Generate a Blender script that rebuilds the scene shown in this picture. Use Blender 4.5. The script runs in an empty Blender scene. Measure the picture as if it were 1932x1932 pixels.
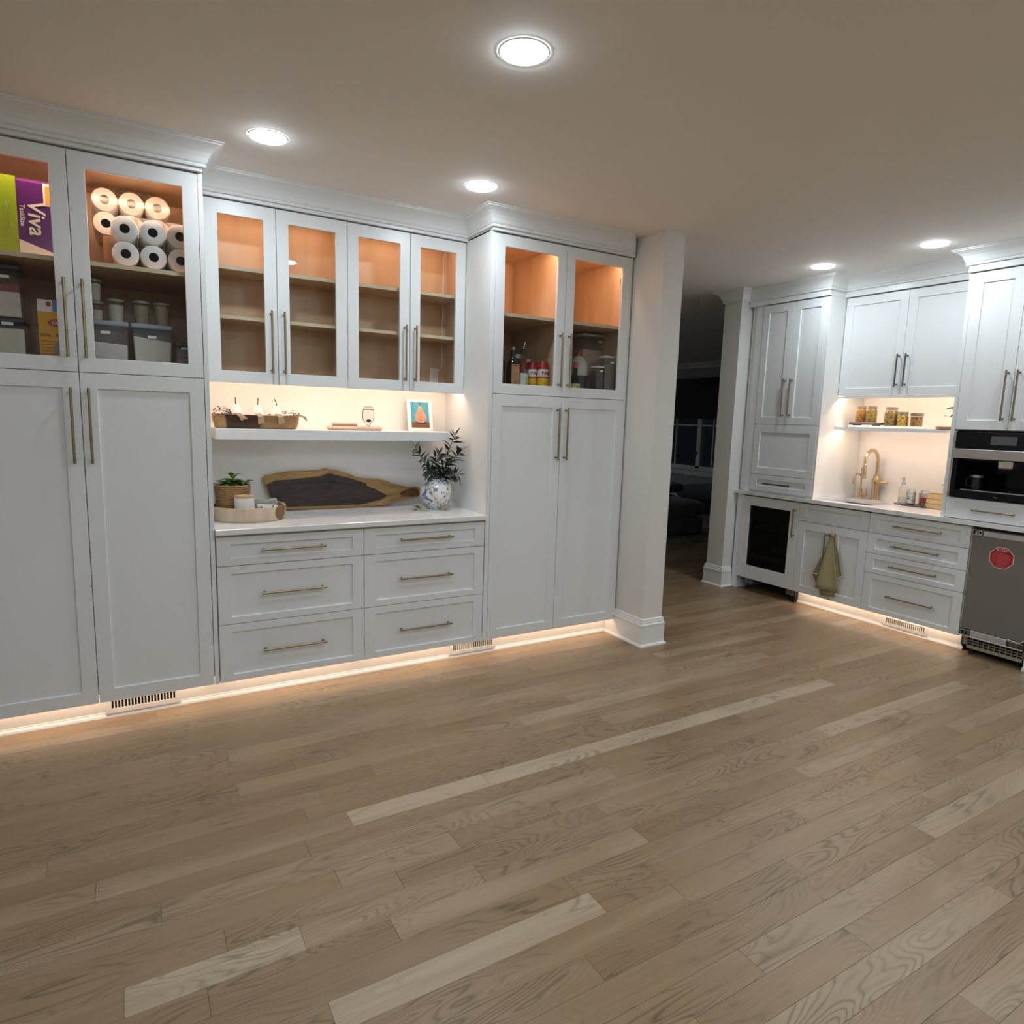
import bpy, bmesh, math, random
from mathutils import Matrix, Vector
SC = bpy.context.scene
COL = SC.collection
# ------------------------------------------------------------------ camera, world, exposure
cam_d = bpy.data.cameras.new('camera'); cam = bpy.data.objects.new('camera', cam_d); COL.objects.link(cam)
cam_d.sensor_width = 36.0; cam_d.lens = 1236.358 / 1932 * 36.0; cam_d.clip_start = 0.02
R_, U_, F_ = Vector((.86148288, -.50692225, .02961553)), Vector((.04597375, .13594702, .98964884)), Vector((.50570116, .85120399, -.14042115))
cam.matrix_world = Matrix(((R_.x, U_.x, -F_.x, .4144), (R_.y, U_.y, -F_.y, -3.4814), (R_.z, U_.z, -F_.z, 1.4960), (0, 0, 0, 1)))
SC.camera = cam
world = bpy.data.worlds.new('night'); SC.world = world; world.use_nodes = True
world.node_tree.nodes['Background'].inputs[0].default_value = (.25, .35, .55, 1)
world.node_tree.nodes['Background'].inputs[1].default_value = .0015
SC.view_settings.view_transform = 'Standard'; SC.view_settings.look = 'None'
SC.view_settings.gamma = 1.0; SC.view_settings.use_curve_mapping = False
SC.view_settings.exposure = 2.25
SC.cycles.use_denoising = True
SC.cycles.max_bounces = 10; SC.cycles.diffuse_bounces = 6; SC.cycles.glossy_bounces = 4
SC.cycles.transparent_max_bounces = 12; SC.cycles.sample_clamp_indirect = 6.0
SC.cycles.caustics_reflective = False; SC.cycles.caustics_refractive = False
LAMP = 22.0                      # emission of the recessed ceiling lights
COOL = (.87, .97, 1.06)
WARM = (1.0, .70, .50)
STRIP = 8.0                     # emission of the LED strips
XB = 5.2835                      # door plane of the wet bar
H = 2.685                        # ceiling height
PI = math.pi

# ------------------------------------------------------------------ materials
def _n(nt, t, **kw):
    n = nt.nodes.new(t)
    for k, v in kw.items(): setattr(n, k, v)
    return n
def M(name, col, rough=.5, metal=0.0, var=0.0, scale=6.0, stretch=(1, 1, 1), bump=0.0, bscale=None, spec=.5, emit=0.0, trans=0.0, coat=0.0, detail=3.0, sheen=0.0):
    m = bpy.data.materials.new(name); m.use_nodes = True; nt = m.node_tree
    b = nt.nodes['Principled BSDF']
    b.inputs['Roughness'].default_value = rough; b.inputs['Metallic'].default_value = metal
    b.inputs['Base Color'].default_value = (*col, 1); b.inputs['Specular IOR Level'].default_value = spec
    b.inputs['Transmission Weight'].default_value = trans; b.inputs['Coat Weight'].default_value = coat
    b.inputs['Sheen Weight'].default_value = sheen
    if emit:
        b.inputs['Emission Color'].default_value = (*col, 1); b.inputs['Emission Strength'].default_value = emit
    if var or bump:
        tc = _n(nt, 'ShaderNodeTexCoord'); mp = _n(nt, 'ShaderNodeMapping'); mp.inputs['Scale'].default_value = stretch
        nt.links.new(tc.outputs['Object'], mp.inputs[0])
        no = _n(nt, 'ShaderNodeTexNoise'); no.inputs['Scale'].default_value = scale; no.inputs['Detail'].default_value = detail
        nt.links.new(mp.outputs[0], no.inputs['Vector'])
        if var:
            r = _n(nt, 'ShaderNodeValToRGB')
            r.color_ramp.elements[0].position = .3; r.color_ramp.elements[1].position = .7
            r.color_ramp.elements[0].color = (*[c * (1 - var) for c in col], 1)
            r.color_ramp.elements[1].color = (*[min(1, c * (1 + var)) for c in col], 1)
            nt.links.new(no.outputs['Fac'], r.inputs[0]); nt.links.new(r.outputs[0], b.inputs['Base Color'])
        if bump:
            n2 = no
            if bscale:
                n2 = _n(nt, 'ShaderNodeTexNoise'); n2.inputs['Scale'].default_value = bscale
                nt.links.new(mp.outputs[0], n2.inputs['Vector'])
            bp = _n(nt, 'ShaderNodeBump'); bp.inputs['Strength'].default_value = bump; bp.inputs['Distance'].default_value = .002
            nt.links.new(n2.outputs['Fac'], bp.inputs['Height']); nt.links.new(bp.outputs[0], b.inputs['Normal'])
    return m
def glass_mat(name, tint=(.96, .97, .97), refl=1.0, rough=.02, alpha=0.0):
    """thin clear glass or plastic: see-through with a fresnel reflection and an optional milky share"""
    m = bpy.data.materials.new(name); m.use_nodes = True; nt = m.node_tree; nt.nodes.clear()
    out = _n(nt, 'ShaderNodeOutputMaterial'); mix = _n(nt, 'ShaderNodeMixShader')
    tr = _n(nt, 'ShaderNodeBsdfTransparent'); tr.inputs[0].default_value = (*tint, 1)
    gl = _n(nt, 'ShaderNodeBsdfGlossy'); gl.inputs['Roughness'].default_value = rough
    fr = _n(nt, 'ShaderNodeFresnel'); ge = _n(nt, 'ShaderNodeNewGeometry'); io = _n(nt, 'ShaderNodeMath', operation='MULTIPLY_ADD')
    io.inputs[1].default_value = 1 / 1.45 - 1.45; io.inputs[2].default_value = 1.45; nt.links.new(ge.outputs['Backfacing'], io.inputs[0]); nt.links.new(io.outputs[0], fr.inputs[0])
    mu = _n(nt, 'ShaderNodeMath', operation='MULTIPLY'); mu.inputs[1].default_value = refl
    nt.links.new(fr.outputs[0], mu.inputs[0]); nt.links.new(mu.outputs[0], mix.inputs[0])
    base = tr
    if alpha:
        df = _n(nt, 'ShaderNodeBsdfDiffuse'); df.inputs[0].default_value = (*[min(1, c) for c in tint], 1)
        mx = _n(nt, 'ShaderNodeMixShader'); mx.inputs[0].default_value = alpha
        nt.links.new(tr.outputs[0], mx.inputs[1]); nt.links.new(df.outputs[0], mx.inputs[2]); base = mx
    nt.links.new(base.outputs[0], mix.inputs[1]); nt.links.new(gl.outputs[0], mix.inputs[2]); nt.links.new(mix.outputs[0], out.inputs[0])
    return m
def emit_mat(name, col, s):
    m = bpy.data.materials.new(name); m.use_nodes = True; nt = m.node_tree; nt.nodes.clear()
    out = _n(nt, 'ShaderNodeOutputMaterial'); e = _n(nt, 'ShaderNodeEmission')
    e.inputs[0].default_value = (*col, 1); e.inputs[1].default_value = s; nt.links.new(e.outputs[0], out.inputs[0])
    return m
def marble_mat():
    m = M('white_quartz', (.80, .79, .775), .18); nt = m.node_tree; b = nt.nodes['Principled BSDF']
    tc = _n(nt, 'ShaderNodeTexCoord'); n1 = _n(nt, 'ShaderNodeTexNoise'); n1.inputs['Scale'].default_value = 2.2; n1.inputs['Detail'].default_value = 6; n1.inputs['Distortion'].default_value = 1.2
    nt.links.new(tc.outputs['Object'], n1.inputs['Vector'])
    ab = _n(nt, 'ShaderNodeMath', operation='SUBTRACT'); ab.inputs[1].default_value = .5
    a2 = _n(nt, 'ShaderNodeMath', operation='ABSOLUTE')
    nt.links.new(n1.outputs['Fac'], ab.inputs[0]); nt.links.new(ab.outputs[0], a2.inputs[0])
    r = _n(nt, 'ShaderNodeValToRGB'); r.color_ramp.elements[0].position = 0; r.color_ramp.elements[1].position = .045
    r.color_ramp.elements[0].color = (.70, .69, .68, 1); r.color_ramp.elements[1].color = (.81, .80, .785, 1)
    nt.links.new(a2.outputs[0], r.inputs[0]); nt.links.new(r.outputs[0], b.inputs['Base Color'])
    return m
def oak_mat():
    m = M('oak_plank_finish', (.4, .3, .2), .38, spec=.45); nt = m.node_tree; b = nt.nodes['Principled BSDF']; L = nt.links.new
    tc = _n(nt, 'ShaderNodeTexCoord'); oi = _n(nt, 'ShaderNodeObjectInfo')
    off = _n(nt, 'ShaderNodeVectorMath', operation='SCALE'); off.inputs['Scale'].default_value = 40.0
    cb = _n(nt, 'ShaderNodeCombineXYZ'); L(oi.outputs['Random'], cb.inputs[0]); L(oi.outputs['Random'], cb.inputs[1]); L(oi.outputs['Random'], cb.inputs[2])
    L(cb.outputs[0], off.inputs[0])
    def coords(sx, sy):
        mp = _n(nt, 'ShaderNodeMapping'); mp.inputs['Scale'].default_value = (sx, sy, 1); L(tc.outputs['Object'], mp.inputs[0])
        ad = _n(nt, 'ShaderNodeVectorMath', operation='ADD'); L(mp.outputs[0], ad.inputs[0]); L(off.outputs[0], ad.inputs[1]); return ad
    def noise(v, sc, det=2, dist=0):
        n = _n(nt, 'ShaderNodeTexNoise'); n.inputs['Scale'].default_value = sc; n.inputs['Detail'].default_value = det; n.inputs['Distortion'].default_value = dist
        L(v.outputs[0], n.inputs['Vector']); return n
    def math_(op, a, bv=None):
        n = _n(nt, 'ShaderNodeMath', operation=op)
        if isinstance(a, (int, float)): n.inputs[0].default_value = a
        else: L(a, n.inputs[0])
        if bv is not None:
            if isinstance(bv, (int, float)): n.inputs[1].default_value = bv
            else: L(bv, n.inputs[1])
        return n.outputs[0]
    n1 = noise(coords(1.5, 10.0), 1.0, 1.5, .4)                       # broad contour field -> cathedral rings
    rings = math_('PINGPONG', math_('MULTIPLY', n1.outputs['Fac'], 21.0), .5)
    line = math_('POWER', math_('SUBTRACT', 1.0, math_('MULTIPLY', rings, 2.0)), 3.0)
    msk = noise(coords(1.5, 3.0), 1.6, 2)
    mr = _n(nt, 'ShaderNodeMapRange'); mr.inputs[1].default_value = .38; mr.inputs[2].default_value = .62; L(msk.outputs['Fac'], mr.inputs[0])
    line = math_('MULTIPLY', line, mr.outputs[0])
    pores = noise(coords(5.0, 150.0), 1.0, 3)
    fig = noise(coords(1.4, 14.0), 1.0, 4, .6)
    sep = _n(nt, 'ShaderNodeSeparateColor'); L(oi.outputs['Color'], sep.inputs[0])
    tone = math_('ADD', sep.outputs[0], math_('MULTIPLY', math_('SUBTRACT', fig.outputs['Fac'], .5), .6))
    r = _n(nt, 'ShaderNodeValToRGB'); e = r.color_ramp.elements
    e[0].position = 0; e[0].color = (.208, .131, .063, 1); e[1].position = 1; e[1].color = (.445, .355, .248, 1)
    k = r.color_ramp.elements.new(.5); k.color = (.29, .198, .112, 1)
    L(tone, r.inputs[0])
    dk = math_('SUBTRACT', 1.0, math_('MULTIPLY', line, .52))
    dk = math_('MULTIPLY', dk, math_('ADD', .86, math_('MULTIPLY', pores.outputs['Fac'], .28)))
    dk = math_('MULTIPLY', dk, .99)
    vs = _n(nt, 'ShaderNodeVectorMath', operation='SCALE'); L(r.outputs[0], vs.inputs[0]); L(dk, vs.inputs['Scale'])
    L(vs.outputs[0], b.inputs['Base Color'])
    rg = math_('ADD', .30, math_('MULTIPLY', fig.outputs['Fac'], .12)); L(rg, b.inputs['Roughness'])
    bp = _n(nt, 'ShaderNodeBump'); bp.inputs['Strength'].default_value = .08; bp.inputs['Distance'].default_value = .001
    L(pores.outputs['Fac'], bp.inputs['Height']); L(bp.outputs[0], b.inputs['Normal'])
    return m
def ramp_wood(name, stops, rough, scale=3.0, stretch=(1, 8, 8), dist=1.0):
    m = M(name, (.4, .3, .2), rough); nt = m.node_tree; b = nt.nodes['Principled BSDF']; L = nt.links.new
    tc = _n(nt, 'ShaderNodeTexCoord'); mp = _n(nt, 'ShaderNodeMapping'); mp.inputs['Scale'].default_value = stretch
    L(tc.outputs['Object'], mp.inputs[0]); no = _n(nt, 'ShaderNodeTexNoise'); no.inputs['Scale'].default_value = scale
    no.inputs['Detail'].default_value = 5; no.inputs['Distortion'].default_value = dist; L(mp.outputs[0], no.inputs['Vector'])
    r = _n(nt, 'ShaderNodeValToRGB'); e = r.color_ramp.elements
    e[0].position = stops[0][0]; e[0].color = (*stops[0][1], 1); e[1].position = stops[-1][0]; e[1].color = (*stops[-1][1], 1)
    for p, c in stops[1:-1]:
        k = e.new(p); k.color = (*c, 1)
    L(no.outputs['Fac'], r.inputs[0]); L(r.outputs[0], b.inputs['Base Color']); return m
def band_wood(name, a, bcol, edges, rough=.45, vec=(1, 0, 0)):
    """wood whose colour changes along an axis of the object at the given places (heart and sap wood)"""
    m = M(name, a, rough); nt = m.node_tree; b = nt.nodes['Principled BSDF']; L = nt.links.new
    tc = _n(nt, 'ShaderNodeTexCoord'); no = _n(nt, 'ShaderNodeTexNoise'); no.inputs['Scale'].default_value = 9; no.inputs['Detail'].default_value = 4
    L(tc.outputs['Object'], no.inputs['Vector'])
    dt = _n(nt, 'ShaderNodeVectorMath', operation='DOT_PRODUCT'); L(tc.outputs['Object'], dt.inputs[0]); dt.inputs[1].default_value = vec
    ad = _n(nt, 'ShaderNodeMath', operation='MULTIPLY_ADD'); L(no.outputs['Fac'], ad.inputs[0]); ad.inputs[1].default_value = .05; L(dt.outputs['Value'], ad.inputs[2])
    mr = _n(nt, 'ShaderNodeMapRange'); mr.inputs[1].default_value = -.3; mr.inputs[2].default_value = .3; L(ad.outputs[0], mr.inputs[0])
    r = _n(nt, 'ShaderNodeValToRGB'); e = r.color_ramp.elements
    e[0].position = 0; e[0].color = (*a, 1); e[1].position = 1; e[1].color = (*edges[-1][1], 1)
    for p, c in edges[:-1]:
        k = e.new((p + .3) / .6); k.color = (*c, 1)
    L(mr.outputs[0], r.inputs[0])
    n2 = _n(nt, 'ShaderNodeTexNoise'); n2.inputs['Scale'].default_value = 30; mp = _n(nt, 'ShaderNodeMapping'); mp.inputs['Scale'].default_value = (.3, 3, 3)
    L(tc.outputs['Object'], mp.inputs[0]); L(mp.outputs[0], n2.inputs['Vector'])
    mr2 = _n(nt, 'ShaderNodeMapRange'); mr2.inputs[3].default_value = .7; mr2.inputs[4].default_value = 1.25; L(n2.outputs['Fac'], mr2.inputs[0])
    vs = _n(nt, 'ShaderNodeVectorMath', operation='SCALE'); L(r.outputs[0], vs.inputs[0]); L(mr2.outputs[0], vs.inputs['Scale'])
    L(vs.outputs[0], b.inputs['Base Color']); return m
def floral_mat():
    m = M('blue_white_glaze', (.8, .8, .8), .12); nt = m.node_tree; b = nt.nodes['Principled BSDF']; L = nt.links.new
    tc = _n(nt, 'ShaderNodeTexCoord'); no = _n(nt, 'ShaderNodeTexNoise'); no.inputs['Scale'].default_value = 24; no.inputs['Detail'].default_value = 2.5; no.inputs['Distortion'].default_value = 2.0
    L(tc.outputs['Object'], no.inputs['Vector'])
    r = _n(nt, 'ShaderNodeValToRGB'); e = r.color_ramp.elements
    e[0].position = .50; e[0].color = (.78, .78, .76, 1); e[1].position = .60; e[1].color = (.16, .22, .36, 1)
    L(no.outputs['Fac'], r.inputs[0]); L(r.outputs[0], b.inputs['Base Color']); return m
def patch_mat(name, col, pcol, centre, rad):
    m = M(name, col, .55); nt = m.node_tree; b = nt.nodes['Principled BSDF']; L = nt.links.new
    tc = _n(nt, 'ShaderNodeTexCoord'); no = _n(nt, 'ShaderNodeTexNoise'); no.inputs['Scale'].default_value = 14; no.inputs['Detail'].default_value = 4
    mp = _n(nt, 'ShaderNodeMapping'); mp.inputs['Scale'].default_value = (1.5, 1.5, .35); L(tc.outputs['Object'], mp.inputs[0]); L(mp.outputs[0], no.inputs['Vector'])
    ds = _n(nt, 'ShaderNodeVectorMath', operation='DISTANCE'); L(tc.outputs['Object'], ds.inputs[0]); ds.inputs[1].default_value = centre
    ad = _n(nt, 'ShaderNodeMath', operation='MULTIPLY_ADD'); L(no.outputs['Fac'], ad.inputs[0]); ad.inputs[1].default_value = .05; L(ds.outputs['Value'], ad.inputs[2])
    mr = _n(nt, 'ShaderNodeMapRange'); mr.inputs[1].default_value = rad; mr.inputs[2].default_value = rad + .006; L(ad.outputs[0], mr.inputs[0])
    r = _n(nt, 'ShaderNodeValToRGB'); r.color_ramp.elements[0].position = .35; r.color_ramp.elements[0].color = (*[c * .82 for c in col], 1)
    r.color_ramp.elements[1].position = .6; r.color_ramp.elements[1].color = (*col, 1); L(no.outputs['Fac'], r.inputs[0])
    r2 = _n(nt, 'ShaderNodeValToRGB'); r2.color_ramp.elements[0].position = .35; r2.color_ramp.elements[0].color = (*[c * .55 for c in pcol], 1)
    r2.color_ramp.elements[1].position = .65; r2.color_ramp.elements[1].color = (*pcol, 1); L(no.outputs['Fac'], r2.inputs[0])
    mx = _n(nt, 'ShaderNodeMix', data_type='RGBA'); L(mr.outputs[0], mx.inputs[0]); L(r2.outputs[0], mx.inputs[6]); L(r.outputs[0], mx.inputs[7])
    L(mx.outputs[2], b.inputs['Base Color']); return m
def paste_mat(name, a, c, scale=60, th=.5):
    """lumpy food seen through a jar"""
    m = M(name, a, .45); nt = m.node_tree; b = nt.nodes['Principled BSDF']; L = nt.links.new
    tc = _n(nt, 'ShaderNodeTexCoord'); v = _n(nt, 'ShaderNodeTexVoronoi'); v.inputs['Scale'].default_value = scale; L(tc.outputs['Object'], v.inputs['Vector'])
    r = _n(nt, 'ShaderNodeValToRGB'); r.color_ramp.elements[0].position = th * .4; r.color_ramp.elements[0].color = (*a, 1); r.color_ramp.elements[1].position = th * 1.3; r.color_ramp.elements[1].color = (*c, 1)
    L(v.outputs['Distance'], r.inputs[0]); L(r.outputs[0], b.inputs['Base Color'])
    bp = _n(nt, 'ShaderNodeBump'); bp.inputs['Strength'].default_value = .8; bp.inputs['Distance'].default_value = .004; bp.invert = True
    L(v.outputs['Distance'], bp.inputs['Height']); L(bp.outputs[0], b.inputs['Normal']); return m

PAINT = M('cabinet_paint', (.78, .80, .795), .32, var=.012, scale=3, bump=.02, bscale=60)
WALLP = M('wall_paint', (.72, .705, .665), .6, var=.012, scale=2, bump=.03, bscale=180)
CEILP = M('ceiling_paint', (.86, .83, .79), .8, var=.01, scale=1.5, bump=.03, bscale=150)
TRIMP = M('trim_paint', (.80, .80, .785), .35, var=.01, scale=3)
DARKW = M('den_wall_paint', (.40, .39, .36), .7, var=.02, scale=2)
MAPLE = ramp_wood('maple_veneer', ((.3, (.55, .37, .22)), (.5, (.64, .45, .28)), (.7, (.68, .49, .32))), .33, 2.2, (4, 4, .6), .4)
MAPLE_EDGE = M('maple_shelf_edge', (.62, .50, .34), .4, var=.12, scale=8, stretch=(.5, 8, 8))
BRASS = M('aged_brass', (.34, .27, .155), .33, 1.0, var=.08, scale=40)
BRONZE = M('dark_bronze', (.18, .15, .12), .35, 1.0, var=.08, scale=40)
GOLD = M('brushed_gold', (.70, .53, .32), .27, 1.0, var=.05, scale=60)
MARBLE = marble_mat()
SPLASH = M('quartz_splash', (.88, .87, .85), .22, var=.03, scale=2.5, detail=6)
OAK = oak_mat()
PANE = glass_mat('door_glass', refl=.45)
CLEAR = glass_mat('clear_plastic', (.96, .97, .98), 1.0, .06, .03)
CLEARBIN = glass_mat('milky_bin_plastic', (.93, .94, .96), 1.0, .12, .07)
JARGLASS = glass_mat('jar_glass', (.93, .945, .93), 1.5, .02)
WRAP = glass_mat('stretch_wrap', (.985, .985, .99), 1.3, .12, .003)
SMOKED = glass_mat('smoked_glass', (.42, .43, .45), 1.2, .02)
GREENGL = M('dark_green_glass', (.012, .02, .010), .08, coat=.6, var=.1)
BLACKGL = M('black_glass', (.005, .005, .006), .12, spec=.18, var=.05)
BLACKP = M('black_plastic', (.02, .02, .022), .4, var=.1, scale=30)
STEEL = M('brushed_steel', (.52, .50, .47), .32, 1.0, var=.06, scale=6, stretch=(1, 1, 60))
GREYM = M('grey_door_metal', (.215, .207, .185), .42, .35, var=.04, scale=2)
LTMETAL = M('light_aluminium', (.62, .63, .65), .35, .8, var=.05, scale=20)
WHITEP = M('white_plastic', (.80, .80, .79), .4, var=.02, scale=20)
PAPER = M('tissue_paper', (.83, .82, .80), .9, var=.03, scale=40, bump=.1, bscale=120)
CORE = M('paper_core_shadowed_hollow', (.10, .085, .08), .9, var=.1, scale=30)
VOID = M('black_recess', (.006, .006, .006), .9, var=.1)
LAMPM = emit_mat('lamp_lens', COOL, LAMP)
STRIPM = emit_mat('warm_led', WARM, STRIP)
STRIPC = emit_mat('warm_led_cabinet', WARM, STRIP * .80); STRIPP = emit_mat('warm_led_pantry', WARM, STRIP * 2.35)
STRIPT = emit_mat('warm_led_toe', WARM, STRIP * .45); STRIPB = emit_mat('warm_led_bar', WARM, STRIP * 1.5)

# ------------------------------------------------------------------ mesh builder
class MB:
    def __init__(s): s.v = []; s.f = []; s.mi = []; s.cur = 0
    def mat(s, i): s.cur = i; return s
    def face(s, *pts):
        k = len(s.v); s.v += [tuple(p) for p in pts]; s.f.append(tuple(range(k, k + len(pts)))); s.mi.append(s.cur)
    def add(s, vs, fs):
        k = len(s.v); s.v += [tuple(p) for p in vs]
        for f in fs: s.f.append(tuple(k + i for i in f)); s.mi.append(s.cur)
        return s
    def box(s, x0, x1, y0, y1, z0, z1):
        if x0 > x1: x0, x1 = x1, x0
        if y0 > y1: y0, y1 = y1, y0
        if z0 > z1: z0, z1 = z1, z0
        vs = [(x, y, z) for z in (z0, z1) for y in (y0, y1) for x in (x0, x1)]
        return s.add(vs, [(0, 2, 3, 1), (4, 5, 7, 6), (0, 1, 5, 4), (2, 6, 7, 3), (0, 4, 6, 2), (1, 3, 7, 5)])
    def obox(s, c, ux, uy, uz, hx, hy, hz):
        c, ux, uy, uz = Vector(c), Vector(ux).normalized(), Vector(uy).normalized(), Vector(uz).normalized()
        vs = [c + ux * (hx * a) + uy * (hy * b) + uz * (hz * d) for d in (-1, 1) for b in (-1, 1) for a in (-1, 1)]
        return s.add(vs, [(0, 2, 3, 1), (4, 5, 7, 6), (0, 1, 5, 4), (2, 6, 7, 3), (0, 4, 6, 2), (1, 3, 7, 5)])
    def lathe(s, prof, c=(0, 0, 0), seg=24, axis='z', sx=1, sy=1, caps=True):
        """prof: (radius, height) from bottom to top"""
        vs = []; n = len(prof)
        for r, h in prof:
            for i in range(seg):
                a = 2 * PI * i / seg; x, y = r * math.cos(a) * sx, r * math.sin(a) * sy
                p = {'z': (x, y, h), 'y': (x, h, -y), 'x': (h, x, y)}[axis]
                vs.append((c[0] + p[0], c[1] + p[1], c[2] + p[2]))
        fs = []
        for k in range(n - 1):
            for i in range(seg):
                j = (i + 1) % seg; fs.append((k * seg + i, k * seg + j, (k + 1) * seg + j, (k + 1) * seg + i))
        if caps:
            if prof[0][0] > 1e-6: fs.append(tuple(range(seg - 1, -1, -1)))
            if prof[-1][0] > 1e-6: fs.append(tuple((n - 1) * seg + i for i in range(seg)))
        return s.add(vs, fs)
    def tube(s, pts, r, seg=8, caps=True):
        pts = [Vector(p) for p in pts]; n = len(pts); rr = r if isinstance(r, (list, tuple)) else [r] * n
        t0 = (pts[1] - pts[0]).normalized(); ref = Vector((0, 0, 1)) if abs(t0.z) < .9 else Vector((1, 0, 0))
        nx = t0.cross(ref).normalized(); vs = []
        for i, p in enumerate(pts):
            t = (pts[min(i + 1, n - 1)] - pts[max(i - 1, 0)]).normalized()
            nx = (nx - t * nx.dot(t)).normalized(); ny = t.cross(nx)
            for k in range(seg):
                a = 2 * PI * k / seg; vs.append(p + nx * (rr[i] * math.cos(a)) + ny * (rr[i] * math.sin(a)))
        fs = []
        for i in range(n - 1):
            for k in range(seg):
                j = (k + 1) % seg; fs.append((i * seg + k, i * seg + j, (i + 1) * seg + j, (i + 1) * seg + k))
        if caps: fs += [tuple(range(seg - 1, -1, -1)), tuple((n - 1) * seg + k for k in range(seg))]
        return s.add(vs, fs)
    def prism(s, poly, y0, y1, plane='xz'):
        """poly in x,z (counter-clockwise seen from -y) pushed from y0 to y1"""
        n = len(poly)
        mk = {'xz': lambda a, b, d: (a, d, b), 'xy': lambda a, b, d: (a, b, d), 'yz': lambda a, b, d: (d, a, b)}[plane]
        vs = [mk(a, b, y0) for a, b in poly] + [mk(a, b, y1) for a, b in poly]
        fs = [tuple(range(n)), tuple(range(2 * n - 1, n - 1, -1))]
        fs += [(i, i + n, (i + 1) % n + n, (i + 1) % n) for i in range(n)]
        return s.add(vs, fs)
    def ball(s, c, r, seg=10, rings=6, sx=1, sy=1, sz=1):
        prof = [(max(1e-7, r * math.sin(PI * k / rings)), -r * sz * math.cos(PI * k / rings)) for k in range(rings + 1)]
        return s.lathe(prof, c, seg, sx=sx, sy=sy, caps=False)
    def build(s, name, mats, parent=None, smooth=False, bevel=0.0, weld=False, fix=True):
        mats = mats if isinstance(mats, (list, tuple)) else [mats]
        o3 = Vector(origin_of(parent))
        me = bpy.data.meshes.new(name); me.from_pydata([tuple(Vector(v) - o3) for v in s.v], [], s.f)
        for m in mats: me.materials.append(m)
        me.polygons.foreach_set('material_index', s.mi)
        if bevel or weld or smooth or fix:
            bm = bmesh.new(); bm.from_mesh(me)
            if weld: bmesh.ops.remove_doubles(bm, verts=bm.verts, dist=1e-5)
            if fix: bmesh.ops.recalc_face_normals(bm, faces=bm.faces)
            if bevel:
                es = [e for e in bm.edges if len(e.link_faces) == 2 and e.calc_face_angle(0) > .5]
                bmesh.ops.bevel(bm, geom=es, offset=bevel, segments=1, affect='EDGES', clamp_overlap=True)
            if smooth:
                for f in bm.faces: f.smooth = True
                for e in bm.edges: e.smooth = not (len(e.link_faces) == 2 and e.calc_face_angle(0) > .65)
            bm.to_mesh(me); bm.free()
        ob = bpy.data.objects.new(name, me); COL.objects.link(ob)
        if parent is not None: ob.parent = parent
        return ob
ORG = {}
def origin_of(o):
    while o is not None:
        if o.name in ORG: return ORG[o.name]
        o = o.parent
    return (0, 0, 0)
def tag(o, label, cat, group=None):
    o['label'] = label; o['category'] = cat
    if group: o['group'] = group
    return o
def thing(name, label, cat, o=(0, 0, 0), run='A', group=None):
    """an Empty at the thing's base; its parts are written in the coordinates of its run of cabinets:
    run A is the world, run B has x along the wet bar (towards the viewer) and y into its wall"""
    e = bpy.data.objects.new(name, None); COL.objects.link(e); e.empty_display_size = .05
    ORG[e.name] = tuple(o)
    if run == 'A': e.location = o
    else: e.location = (XB + o[1], -o[0], o[2]); e.rotation_euler = (0, 0, -PI / 2)
    return tag(e, label, cat, group)
def struct(o): o['kind'] = 'structure'; return o
def text(name, s, size, m, parent, loc, rot=None, ext=.0004, squeeze=1.0, italic=0.0, bold=0.0):
    """flat lettering on a face looking along -y of its run; loc in run coordinates"""
    cu = bpy.data.curves.new(name, 'FONT'); cu.body = s; cu.size = size; cu.extrude = ext; cu.align_x = 'CENTER'; cu.align_y = 'CENTER'
    cu.shear = italic; cu.resolution_u = 2; cu.offset = bold
    t = bpy.data.objects.new(name, cu); COL.objects.link(t); bpy.context.view_layer.update()
    me = bpy.data.meshes.new_from_object(t.evaluated_get(bpy.context.evaluated_depsgraph_get()))
    bpy.data.objects.remove(t); me.materials.clear(); me.materials.append(m)
    ob = bpy.data.objects.new(name, me); COL.objects.link(ob); ob.parent = parent
    q = Matrix.Rotation(PI / 2, 4, 'X')
    if rot is not None: q = rot @ q
    ob.matrix_local = Matrix.Translation(Vector(loc) - Vector(origin_of(parent))) @ q @ Matrix.Diagonal((squeeze, 1, 1, 1))
    return ob
ALL = []
def copy_tree(o, run_o=None, run='A', label=None):
    c = o.copy(); COL.objects.link(c)
    if run_o is not None:
        ORG[c.name] = tuple(run_o)
        c.location = run_o if run == 'A' else (XB + run_o[1], -run_o[0], run_o[2])
    if label: c['label'] = label
    for ch in list(o.children):
        d = copy_tree(ch); d.parent = c; d.matrix_parent_inverse = ch.matrix_parent_inverse.copy()
    return c

# ------------------------------------------------------------------ room shell
def slab(name, x0, x1, y0, y1, z0, z1, m):
    return struct(MB().box(x0, x1, y0, y1, z0, z1).build(name, m))
floor = slab('floor', -3.2, 10.3, -6.6, 8.6, -.12, -.0028, OAK); floor.color = (.45, .5, .5, 1)
slab('ceiling', -3.2, 10.3, -6.6, 8.6, H, H + .12, CEILP)
slab('wall_back', -3.2, 3.53, .645, .80, -.001, H, WALLP)
slab('wall_left', -3.2, -3.05, -6.6, .645, -.001, H, WALLP)
slab('wall_front', -3.2, 6.1, -6.6, -6.45, -.001, H, WALLP)
slab('wall_right', 5.862, 6.02, -6.45, .66, -.001, H, WALLP)
slab('wall_opening_left', 3.365, 3.535, -.275, .645, -.001, H, WALLP)      # the stub beside the right pantry
slab('wall_opening_right', 5.17, 10.3, .66, .85, -.001, H, WALLP)          # the stub beside the wine cooler
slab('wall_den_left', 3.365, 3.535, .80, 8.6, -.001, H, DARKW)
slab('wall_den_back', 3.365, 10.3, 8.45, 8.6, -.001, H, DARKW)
w = MB()
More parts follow.
